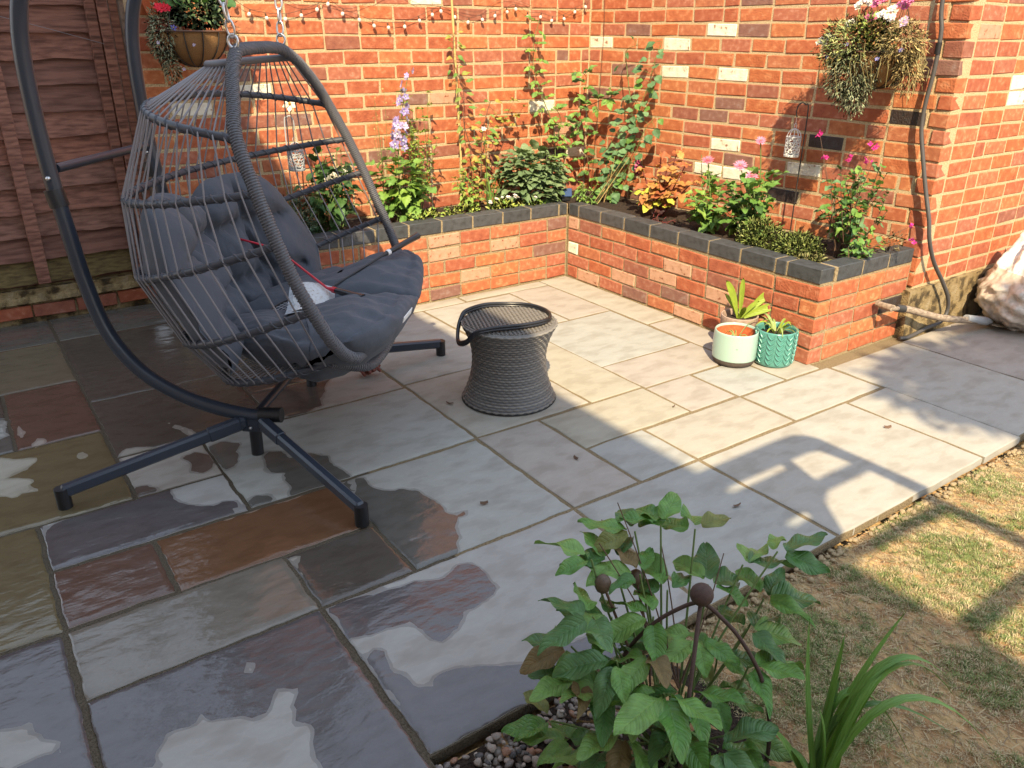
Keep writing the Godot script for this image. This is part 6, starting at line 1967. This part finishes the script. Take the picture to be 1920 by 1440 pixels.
# ---------------------------------------------------------------- on the walls
func wall_basket(called: String, label: String, c: Vector3, r: float, out: Vector3) -> Node3D:
	var h := thing(called, label, "hanging basket", c)
	var b := MB.new()
	var prof := PackedVector2Array()
	for i in 10:
		var e := PI / 2.0 * i / 9.0
		prof.append(Vector2(maxf(0.004, r * 0.97 * sin(e)), -r * 0.98 * cos(e)))
	b.lathe(prof, 30)
	part("coir_liner", b.mesh(), h, M.coir)
	b = MB.new()
	b.grid(10, 10, func(s: float, t: float): return Vector3((s - 0.5) * 1.3 * r, -0.02, (0.5 - t) * 1.3 * r))
	part("soil", b.mesh(), h, M.soil)
	for k in 12:
		var a := TAU * k / 12.0
		var q := PackedVector3Array()
		for i in 9:
			var e := PI / 2.0 * i / 8.0
			q.append(Vector3(cos(a) * r * sin(e), -r * cos(e), sin(a) * r * sin(e)))
		b = MB.new()
		b.tube(q, 0.0032, 5)
		part("wire", b.mesh(), h, M.iron)
	b = MB.new()
	var ring := PackedVector3Array()
	for k in 32:
		ring.append(Vector3(cos(TAU * k / 32.0), 0, sin(TAU * k / 32.0)) * r * 1.01)
	b.tube(ring, 0.005, 6, true)
	part("rim_wire", b.mesh(), h, M.wire)
	var apex := Vector3(0, r * 2.5, 0)
	for k in 3:
		var a := TAU * k / 3.0 + 0.5
		b = MB.new()
		b.tube(PackedVector3Array([Vector3(cos(a) * r, 0, sin(a) * r), apex]), 0.0022, 5)
		part("hanging_chain", b.mesh(), h, M.iron)
	b = MB.new()
	b.tube(smooth([apex - Vector3(0, 0.01, 0), apex + Vector3(0, 0.03, 0), apex - out * r * 0.6 + Vector3(0, 0.045, 0), apex - out * (r + 0.03) + Vector3(0, 0.03, 0)], 6), 0.006, 6)
	b.box(Vector3(0.02, 0.26, 0.006), 0.001, frame_of(out.cross(Vector3.UP), Vector3.UP, apex - out * (r + 0.028) + Vector3(0, -0.05, 0)))
	part("bracket", b.mesh(), h, M.iron)
	return h

func build_baskets() -> void:
	var green := [[0.11, 0.19, 0.08], [0.15, 0.24, 0.10], [0.09, 0.15, 0.07], [0.19, 0.25, 0.14]]
	var grey := [[0.26, 0.31, 0.18], [0.33, 0.37, 0.23], [0.20, 0.25, 0.14], [0.39, 0.40, 0.25]]
	var straw := [[0.50, 0.38, 0.16], [0.42, 0.33, 0.14], [0.34, 0.30, 0.14], [0.56, 0.44, 0.21]]
	# the one on the back wall, in shade
	var c := Vector3(-2.135, 1.505, -0.36)
	wall_basket("hanging_basket", "hanging basket with bare coir liner, shaded on the back wall by the fence", c, 0.165, Vector3(0, 0, 1))
	var t := thing("basket_plant", "green and trailing grey plants with one red bloom in the shaded hanging basket", "plant", c)
	fluff(t, Vector3(-0.155, -0.02, 0.04), Vector3(0.085, 0.17, 0.09), 1500, 0.020, 0.0055, grey, 0.7)
	fluff(t, Vector3(-0.14, -0.17, 0.06), Vector3(0.05, 0.10, 0.05), 420, 0.018, 0.0045, grey, 0.9)
	fluff(t, Vector3(0.02, 0.09, 0.02), Vector3(0.17, 0.09, 0.12), 1100, 0.032, 0.018, green)
	fluff(t, Vector3(0.15, -0.01, 0.04), Vector3(0.07, 0.11, 0.08), 420, 0.022, 0.004, [[0.22, 0.18, 0.11], [0.16, 0.13, 0.08], [0.12, 0.14, 0.07]], 0.6)
	var gm := [leafmat(0.08, 0.19, 0.05), leafmat(0.06, 0.15, 0.045)]
	for k in 26:
		var d := rand_dir(0.6)
		put_leaf(t, "round", pick(gm), Vector3(0.03, 0.06, 0.03) + d * Vector3(0.15, 0.11, 0.10), d, Vector3.UP + Vector3(0, 0, 0.7), rr(0.035, 0.06), rr(0.035, 0.055))
	for k in 5:
		bloom(t, Vector3(-0.145 + rr(-0.025, 0.025), 0.10 + rr(-0.02, 0.02), 0.08 + rr(-0.015, 0.015)), Vector3(-0.3, 0.5, 0.8), 0.026, 6, [0.72, 0.02, 0.045], 2, 0.3, [0.5, 0.02, 0.03])
	bloom(t, Vector3(-0.125, 0.015, 0.14), Vector3(0, 0.3, 1), 0.016, 5, [0.10, 0.10, 0.35], 1)
	for q in [[-0.20, -0.05, 0.12], [-0.10, -0.17, 0.12], [-0.05, -0.06, 0.17]]:
		bloom(t, Vector3(q[0], q[1], q[2]), Vector3(0, 0.2, 1), 0.009, 5, [0.5, 0.45, 0.62], 1)
	var tp := thing("wall_pot", "round terracotta pot high on the back wall above the shaded basket", "plant pot", Vector3(-2.27, 1.575, -0.45))
	var b := MB.new()
	b.lathe(PackedVector2Array([Vector2(0.045, 0.0), Vector2(0.075, 0.10), Vector2(0.082, 0.102), Vector2(0.084, 0.135), Vector2(0.074, 0.135), Vector2(0.066, 0.09)]), 26)
	part("body", b.mesh(), tp, M.terracotta)
	b = MB.new()
	b.tube(PackedVector3Array([Vector3(0, 0.11, -0.08), Vector3(0, 0.11, -0.098)]), 0.012, 8)
	part("wall_hook", b.mesh(), tp, M.iron)
	# the overgrown one on the side wall
	c = Vector3(0.585, 1.435, 1.665)
	wall_basket("hanging_basket", "overgrown sunlit hanging basket on the side wall by the outer corner", c, 0.17, Vector3(-1, 0, 0.08))
	t = thing("basket_plant", "sprawling half dried trailing plants with white and pink blooms in the sunlit hanging basket", "plant", c)
	fluff(t, Vector3(-0.08, 0.03, -0.10), Vector3(0.19, 0.16, 0.21), 4600, 0.024, 0.0055, [[0.40, 0.45, 0.15], [0.31, 0.38, 0.13], [0.46, 0.48, 0.20], [0.25, 0.31, 0.12]], 0.3)
	fluff(t, Vector3(-0.13, -0.10, -0.06), Vector3(0.12, 0.19, 0.17), 3600, 0.023, 0.0045, grey, 0.9)
	fluff(t, Vector3(-0.13, -0.20, -0.02), Vector3(0.07, 0.12, 0.085), 800, 0.019, 0.0045, grey, 1.1)
	fluff(t, Vector3(-0.08, 0.04, 0.14), Vector3(0.14, 0.12, 0.13), 2300, 0.026, 0.0045, straw, 0.5)
	fluff(t, Vector3(-0.06, -0.08, 0.19), Vector3(0.08, 0.13, 0.08), 1000, 0.024, 0.0045, straw, 1.0)
	fluff(t, Vector3(-0.10, 0.09, 0.0), Vector3(0.11, 0.09, 0.12), 600, 0.03, 0.012, [[0.22, 0.32, 0.06], [0.32, 0.30, 0.07], [0.40, 0.20, 0.09]])
	var strands := MB.new()
	for k in 46:
		var a := rr(0, TAU)
		var s := Vector3(cos(a) * 0.12 - 0.06, rr(-0.06, 0.06), sin(a) * 0.19)
		var e := s + Vector3(cos(a) * 0.06 + rr(-0.04, 0.04), -rr(0.05, 0.17), sin(a) * 0.05 + rr(-0.06, 0.06))
		var mid := s + Vector3(cos(a) * 0.08, 0.01, sin(a) * 0.08)
		strands.tube(PackedVector3Array([s, s.lerp(mid, 0.6), mid.lerp(e, 0.3), mid.lerp(e, 0.7), e]), 0.0013, 3, false, false)
	part("trailing_stems", strands.mesh(), t, smat("dry_stems", lin(0.30, 0.25, 0.10), 0.8)).set_meta("kind", "stuff")
	for q in [[-0.10, 0.06, -0.235, 0], [-0.12, 0.04, -0.255, 0], [-0.10, 0.205, -0.10, 0], [-0.09, 0.22, -0.06, 0], [-0.10, 0.125, -0.13, 0], [-0.11, 0.18, 0.09, 0], [-0.13, 0.16, 0.05, 0], [-0.13, 0.14, 0.10, 0], [-0.10, 0.21, 0.0, 1], [-0.10, 0.23, 0.02, 1], [-0.10, 0.15, -0.02, 1], [-0.09, 0.22, 0.14, 1], [-0.11, 0.225, 0.17, 1], [-0.08, 0.20, 0.12, 1], [-0.11, 0.13, 0.155, 2], [-0.19, 0.03, -0.07, 3], [-0.15, 0.01, 0.19, 3], [-0.16, -0.03, -0.19, 3], [-0.17, -0.03, 0.09, 3]]:
		var col: Array = [[0.78, 0.75, 0.70], [0.70, 0.18, 0.36], [0.55, 0.40, 0.58], [0.30, 0.28, 0.60]][q[3]]
		stem(t, M.stem, bend(Vector3(-0.06, 0.0, q[2] * 0.6), Vector3(q[0], q[1], q[2]), Vector3(0, 0.02, 0)), 0.0018, 0.0012)
		for k in (1 if q[3] == 3 else 5):
			bloom(t, Vector3(q[0], q[1], q[2]) + Vector3(rr(-0.014, 0.014), rr(-0.012, 0.012), rr(-0.016, 0.016)) * (0.0 if q[3] == 3 else 1.0), Vector3(-0.8, 0.5, 0.2), 0.012 if q[3] == 3 else rr(0.014, 0.02), 5, col, 2, 0.3, [0.6, 0.55, 0.3])

func build_string_lights() -> void:
	var s := thing("string_lights", "string of small pearly fairy bulbs looped along the top of the back wall", "string lights")
	var pts := [[-1.95, 1.66], [-1.862, 1.634], [-1.789, 1.593], [-1.699, 1.575], [-1.593, 1.572], [-1.502, 1.591], [-1.407, 1.622], [-1.34, 1.651], [-1.257, 1.603], [-1.159, 1.573], [-1.069, 1.543], [-0.976, 1.534], [-0.868, 1.54], [-0.768, 1.573], [-0.678, 1.607], [-0.618, 1.627], [-0.521, 1.596], [-0.423, 1.568], [-0.321, 1.584], [-0.223, 1.607], [-0.131, 1.631], [-0.064, 1.649], [0.032, 1.608], [0.137, 1.605], [0.23, 1.585], [0.331, 1.597], [0.425, 1.64], [0.513, 1.673]]
	var line := []
	for q in pts:
		line.append(Vector3(q[0], q[1] + 0.022, -0.527))
	line.append(Vector3(0.57, 1.75, -0.535))
	var b := MB.new()
	b.tube(smooth(line, 5), 0.0014, 5)
	part("cable", b.mesh(), s, M.wire)
	var second := []
	for i in 18:
		second.append(Vector3(-1.95 + 2.5 * i / 17.0, 1.66 + 0.035 * sin(i * 1.1) - 0.02 * cos(i * 2.3), -0.535))
	b = MB.new()
	b.tube(smooth(second, 5), 0.0011, 5)
	part("cable", b.mesh(), s, M.wire)
	var bm := MB.new()
	bm.ball(Vector3(0, -0.006, 0), Vector3(0.0105, 0.0125, 0.0105), 10, 7)
	var bulb := bm.mesh()
	var cm := MB.new()
	cm.tube(PackedVector3Array([Vector3(0, 0.004, 0), Vector3(0, 0.020, 0)]), 0.0045, 8)
	var cap := cm.mesh()
	for i in range(1, pts.size()):
		var xf := Transform3D(Basis.from_euler(Vector3(rr(-0.2, 0.3), 0, rr(-0.35, 0.35))), Vector3(pts[i][0], pts[i][1], -0.524))
		var o := part("bulb", bulb, s, M.bulb, xf)
		part("bulb_cap", cap, o, M.wire)
	# the loose lead that drops from them in the corner
	b = MB.new()
	b.tube(smooth([Vector3(0.575, 1.78, -0.40), Vector3(0.59, 1.50, -0.41), Vector3(0.585, 1.2, -0.415), Vector3(0.575, 0.9, -0.42), Vector3(0.55, 0.44, -0.42)], 6), 0.0015, 5)
	part("lead", b.mesh(), s, M.wire)

func build_hose() -> void:
	var b := MB.new()
	var pts := [Vector3(0.752, 2.62, 1.80), Vector3(0.750, 2.1, 1.815), Vector3(0.748, 1.66, 1.829), Vector3(0.751, 1.524, 1.852), Vector3(0.748, 1.358, 1.858), Vector3(0.745, 1.21, 1.850), Vector3(0.745, 1.085, 1.855), Vector3(0.75, 0.932, 1.895), Vector3(0.757, 0.778, 1.94), Vector3(0.757, 0.65, 1.985), Vector3(0.775, 0.54, 2.003), Vector3(0.852, 0.419, 2.01), Vector3(0.965, 0.30, 2.02), Vector3(1.045, 0.20, 2.03), Vector3(1.075, 0.12, 2.03), Vector3(1.035, 0.06, 2.03), Vector3(0.95, 0.030, 2.00), Vector3(0.86, 0.014, 1.995), Vector3(0.765, 0.012, 2.00), Vector3(0.72, 0.012, 1.985)]
	b.tube(smooth(pts, 8), 0.0105, 8)
	var o := alone("hose", b.mesh(), "thin grey hose hanging down the house corner and looping onto the paving", "hose", M.hose)
	b = MB.new()
	b.tube(PackedVector3Array([Vector3(0.749, 1.478, 1.8535), Vector3(0.748, 1.425, 1.8555)]), 0.0145, 8)
	part("joiner", b.mesh(), o, M.plastic)

func build_spade() -> void:
	var g := Vector3(0.47, 0.245, 2.005)
	var e := Vector3(1.315, 0.040, 2.150)
	var s := thing("spade", "old wooden spade leaning on the planter end, muddy blade on the paving", "spade", Vector3.ZERO)
	var d := (e - g).normalized()
	var side := d.cross(Vector3.UP).normalized()
	var b := MB.new()
	b.tube(smooth([g + d * 0.10, g + d * 0.2, g.lerp(e, 0.55) - Vector3(0, 0.018, 0), e], 6), 0.0185, 12)
	part("shaft", b.mesh(), s, M.ash)
	b = MB.new()
	var up := side.cross(d).normalized()
	b.tube(PackedVector3Array([g - side * 0.048, g + side * 0.048]), 0.0165, 12)
	for k in [-1.0, 1.0]:
		b.tube(smooth([g + side * 0.042 * k, g + side * 0.036 * k + d * 0.04, g + d * 0.105], 5), 0.0115, 8)
	part("grip", b.mesh(), s, M.ash)
	b = MB.new()
	b.tube(PackedVector3Array([g + d * 0.085, g + d * 0.15]), 0.0205, 12)
	part("grip_socket", b.mesh(), s, M.iron)
	b = MB.new()
	b.tube(PackedVector3Array([e - d * 0.20, e - d * 0.02, e + d * 0.03]), [0.0205, 0.024, 0.012], 12)
	part("blade_socket", b.mesh(), s, M.grey_metal)
	var bd := Vector3(0.62, -0.03, 0.50).normalized()
	var bs := bd.cross(Vector3.UP).normalized()
	b = MB.new()
	b.grid(10, 8, func(u: float, v: float):
		var x := (v - 0.5)
		return e + d * 0.005 + bd * 0.275 * u + bs * x * (0.185 - 0.02 * u) + Vector3.UP * (-0.026 * (0.4 + 0.6 * u) + 0.05 * x * x + 0.016 * u * u))
	b.grid(10, 8, func(u: float, v: float):
		var x := (0.5 - v)
		return e + d * 0.005 + bd * 0.275 * u + bs * x * (0.185 - 0.02 * u) + Vector3.UP * (-0.030 * (0.4 + 0.6 * u) + 0.05 * x * x + 0.016 * u * u))
	part("blade", b.mesh(), s, M.blade)

func build_bag() -> void:
	var c := Vector3(1.60, 0, 2.26)
	var s := thing("sand_bag", "slumped white plastic bag of sand with a blue printed mark beside the house wall", "bag", c)
	var shape := func(a: float, t: float) -> Vector3:
		var bulge := sin(clampf(t / 0.62, 0.0, 1.0) * PI * 0.62 + 0.62)
		var r := lerpf(0.34 * bulge, 0.30 - 0.20 * (t - 0.45) / 0.55, smoothstep(0.38, 0.60, t))
		var pleat := absf(fposmod(a * 2.6 + sin(t * 5.0) * 0.7, 2.0) - 1.0) - 0.5
		r *= 1.0 + pleat * (0.05 + 0.30 * smoothstep(0.42, 1.0, t))
		r += 0.012 * sin(t * 46.0 + 3.0 * sin(a * 3.0)) * (1.0 - smoothstep(0.35, 0.6, t)) * noise.get_noise_2d(a * 60.0, t * 60.0) * 3.0
		r += 0.030 * noise.get_noise_3d(cos(a) * 90.0, t * 120.0, sin(a) * 90.0) + 0.012 * noise.get_noise_3d(cos(a) * 260.0, t * 300.0, sin(a) * 260.0)
		return Vector3(cos(a) * r * 1.05, 0.002 + 0.58 * t, sin(a) * r * 0.9)
	for q in [["filled_base", 0.0, 0.56, M.bag_fill], ["loose_top", 0.56, 1.0, M.bag]]:
		var b := MB.new()
		b.grid(120, 40, func(u: float, v: float): return shape.call(-u * TAU, lerpf(q[1], q[2], v)))
		part(q[0], b.mesh(), s, q[3])
	for k in 5:
		var b := MB.new()
		var a0 := 2.75 + 0.09 * k
		var t0 := 0.60 + 0.035 * k
		b.grid(8, 5, func(u: float, v: float): return shape.call(-(TAU - a0) - u * 0.15 + 0.2, t0 + v * (0.04 + 0.012 * (k % 3)) + u * 0.04) * Vector3(1.012, 1.0, 1.012))
		part("blue_mark", b.mesh(), s, M.blue)


# ---------------------------------------------------------------- what stands behind the viewer and throws the shade
func prism(b: MB, poly: PackedVector2Array, y0: float, y1: float) -> void:
	var ids := Geometry2D.triangulate_polygon(poly)
	var mid := Vector3.ZERO
	for p in poly:
		mid += Vector3(p.x, (y0 + y1) / 2.0, p.y) / poly.size()
	for i in range(0, ids.size(), 3):
		for y in [y0, y1]:
			b.tri_out(Vector3(poly[ids[i]].x, y, poly[ids[i]].y), Vector3(poly[ids[i + 1]].x, y, poly[ids[i + 1]].y), Vector3(poly[ids[i + 2]].x, y, poly[ids[i + 2]].y), mid)
	for i in poly.size():
		var p := poly[i]
		var q := poly[(i + 1) % poly.size()]
		b.quad_out(Vector3(p.x, y0, p.y), Vector3(q.x, y0, q.y), Vector3(q.x, y1, q.y), Vector3(p.x, y1, p.y), mid)

func build_surroundings() -> void:
	var h := thing("house", "tall rendered house whose eaves throw the straight shade across the patio", "house", Vector3(-3.95, 0, 6.5))
	var eave := 4.2
	var b := MB.new()
	b.box(Vector3(5.0, eave - 0.1, 11.0), 0.0, Transform3D(Basis(), Vector3(-2.6, (eave - 0.1) / 2.0 - 0.05, 0.0)))
	part("wall", b.mesh(), h, M.house)
	b = MB.new()
	b.box(Vector3(5.4, 0.10, 11.6), 0.0, Transform3D(Basis(), Vector3(-2.455, eave - 0.05, 0.0)))
	b.grid(2, 2, func(s: float, t: float): return Vector3(lerpf(0.245, -2.6, s), eave + 1.4 * s, lerpf(5.8, -5.8, t)))
	b.grid(2, 2, func(s: float, t: float): return Vector3(lerpf(-2.6, -5.4, s), eave + 1.4 * (1.0 - s), lerpf(5.8, -5.8, t)))
	part("roof", b.mesh(), h, M.roof)
	for z in [-2.0, 1.5]:
		b = MB.new()
		b.box(Vector3(0.06, 1.1, 1.3), 0.01, Transform3D(Basis(), Vector3(-0.09, 1.6, z)))
		var w := part("window", b.mesh(), h, M.white_metal)
		b = MB.new()
		b.box(Vector3(0.02, 0.95, 1.15), 0.0, Transform3D(Basis(), Vector3(-0.055, 1.6, z)))
		part("pane", b.mesh(), w, M.solar)
	# a light timber frame that reaches out from the house over the grass
	var lift := 2.2
	var dx := -0.588 * lift
	var dz := 0.879 * lift
	var p := thing("pergola_frame", "rounded timber frame on the house that throws the barred shadow", "pergola", Vector3.ZERO)
	var beams := [
		[Vector2(-2.6, 2.385), Vector2(-0.80, 2.372), Vector2(-0.70, 2.38), Vector2(-0.655, 2.41), Vector2(-0.632, 2.46), Vector2(-0.628, 3.30), Vector2(-0.72, 3.42), Vector2(-2.6, 3.42), Vector2(-2.6, 3.37), Vector2(-0.74, 3.37), Vector2(-0.680, 3.29), Vector2(-0.680, 2.65), Vector2(-0.70, 2.50), Vector2(-0.75, 2.485), Vector2(-2.6, 2.485)],
		[Vector2(-1.6, 2.655), Vector2(-0.66, 2.655), Vector2(-0.66, 2.702), Vector2(-1.6, 2.702)],
		[Vector2(-1.6, 2.965), Vector2(-0.66, 3.0), Vector2(-0.66, 3.03), Vector2(-1.6, 3.0)],
		[Vector2(-1.6, 2.54), Vector2(-0.945, 2.536), Vector2(-0.905, 2.47), Vector2(-0.86, 2.47), Vector2(-0.935, 2.70), Vector2(-1.0, 2.735), Vector2(-1.125, 2.90), Vector2(-1.16, 2.95), Vector2(-1.6, 2.95), Vector2(-1.6, 2.815), Vector2(-1.13, 2.795), Vector2(-1.115, 2.74), Vector2(-1.6, 2.74)],
	]
	for k in beams.size():
		var poly := PackedVector2Array()
		for q in beams[k]:
			poly.append(q + Vector2(dx, dz))
		b = MB.new()
		prism(b, poly, lift - 0.018 - 0.003 * k, lift + 0.018 - 0.003 * k)
		part("frame_piece", b.mesh(), p, M.timber)
	# a tree whose crown dapples the far end of the paving
	var t := thing("garden_tree", "small garden tree whose leaves dapple the paving by the house corner", "tree", Vector3(-1.75, 0, 6.5))
	stem(t, M.stem_brown, bend(Vector3.ZERO, Vector3(0.05, 4.3, 0.0), Vector3(0.08, 0, 0), 10), 0.09, 0.03, "trunk")
	fluff(t, Vector3(-0.45, 4.55, 0.02), Vector3(0.60, 0.36, 0.46), 1500, 0.12, 0.07, [[0.06, 0.11, 0.03], [0.08, 0.14, 0.04]], 0.2, 0.05, "crown")
	fluff(t, Vector3(0.45, 4.6, -0.05), Vector3(0.65, 0.32, 0.40), 1300, 0.12, 0.07, [[0.06, 0.11, 0.03], [0.08, 0.14, 0.04]], 0.2, 0.05, "crown")


func _ready() -> void:
	rng.seed = 20240811
	noise.seed = 7
	noise.noise_type = FastNoiseLite.TYPE_SIMPLEX_SMOOTH
	noise.frequency = 0.03
	# camera: eye height about 1.5 m, turned 35 degrees from the back wall's normal, looking down 24 degrees
	var cam := Camera3D.new()
	cam.name = "camera"
	add_child(cam)
	var yaw := 0.611078
	var pitch := 0.416342
	var roll := 0.006757
	var fwd := Vector3(sin(yaw) * cos(pitch), -sin(pitch), -cos(yaw) * cos(pitch))
	var rt := Vector3(cos(yaw), 0, sin(yaw))
	var up := rt.cross(fwd)
	cam.transform = Transform3D(Basis(rt * cos(roll) + up * sin(roll), up * cos(roll) - rt * sin(roll), -fwd), Vector3(-3.3108, 1.5148, 4.0981))
	cam.fov = 51.39
	cam.near = 0.02
	cam.far = 200.0
	cam.current = true
	# sky, sun and exposure
	var env := Environment.new()
	env.background_mode = Environment.BG_SKY
	var sky := ProceduralSkyMaterial.new()
	sky.sky_top_color = Color(0.66, 0.715, 0.79)
	sky.sky_horizon_color = Color(0.925, 0.925, 0.915)
	sky.sky_curve = 0.16
	sky.sky_energy_multiplier = 1.12
	sky.ground_bottom_color = Color(0.35, 0.31, 0.26)
	sky.ground_horizon_color = Color(0.55, 0.52, 0.48)
	env.sky = Sky.new()
	env.sky.sky_material = sky
	env.tonemap_mode = Environment.TONE_MAPPER_LINEAR
	env.tonemap_exposure = 2.12
	env.sdfgi_enabled = true
	env.ssao_enabled = true
	env.ssil_enabled = true
	var we := WorldEnvironment.new()
	we.name = "environment"
	we.environment = env
	add_child(we)
	var sun := DirectionalLight3D.new()
	sun.name = "sun"
	sun.light_color = Color(1.0, 0.915, 0.76)
	sun.light_energy = 1.5
	sun.light_angular_distance = 0.53
	sun.shadow_enabled = true
	add_child(sun)
	sun.look_at_from_position(Vector3.ZERO, SUN_DIR, Vector3.UP)
	# then the place itself, from the large to the small
	make_textures()
	make_materials()
	make_brick_meshes()
	make_leaves()
	leaf_pale = leafmat(0.36, 0.42, 0.16)
	leaf_lime = leafmat(0.36, 0.44, 0.06)
	build_ground()
	build_patio()
	build_walls()
	build_planter()
	build_fence()
	build_surroundings()
	build_chair_frame()
	build_basket()
	build_cushion()
	build_seat_things()
	build_stool()
	build_pots()
	build_clay_heap()
	build_hose()
	build_spade()
	build_bag()
	build_baskets()
	build_string_lights()
	build_bed_plants()
	build_peony()
	build_support()
	build_lily()
	build_grass()
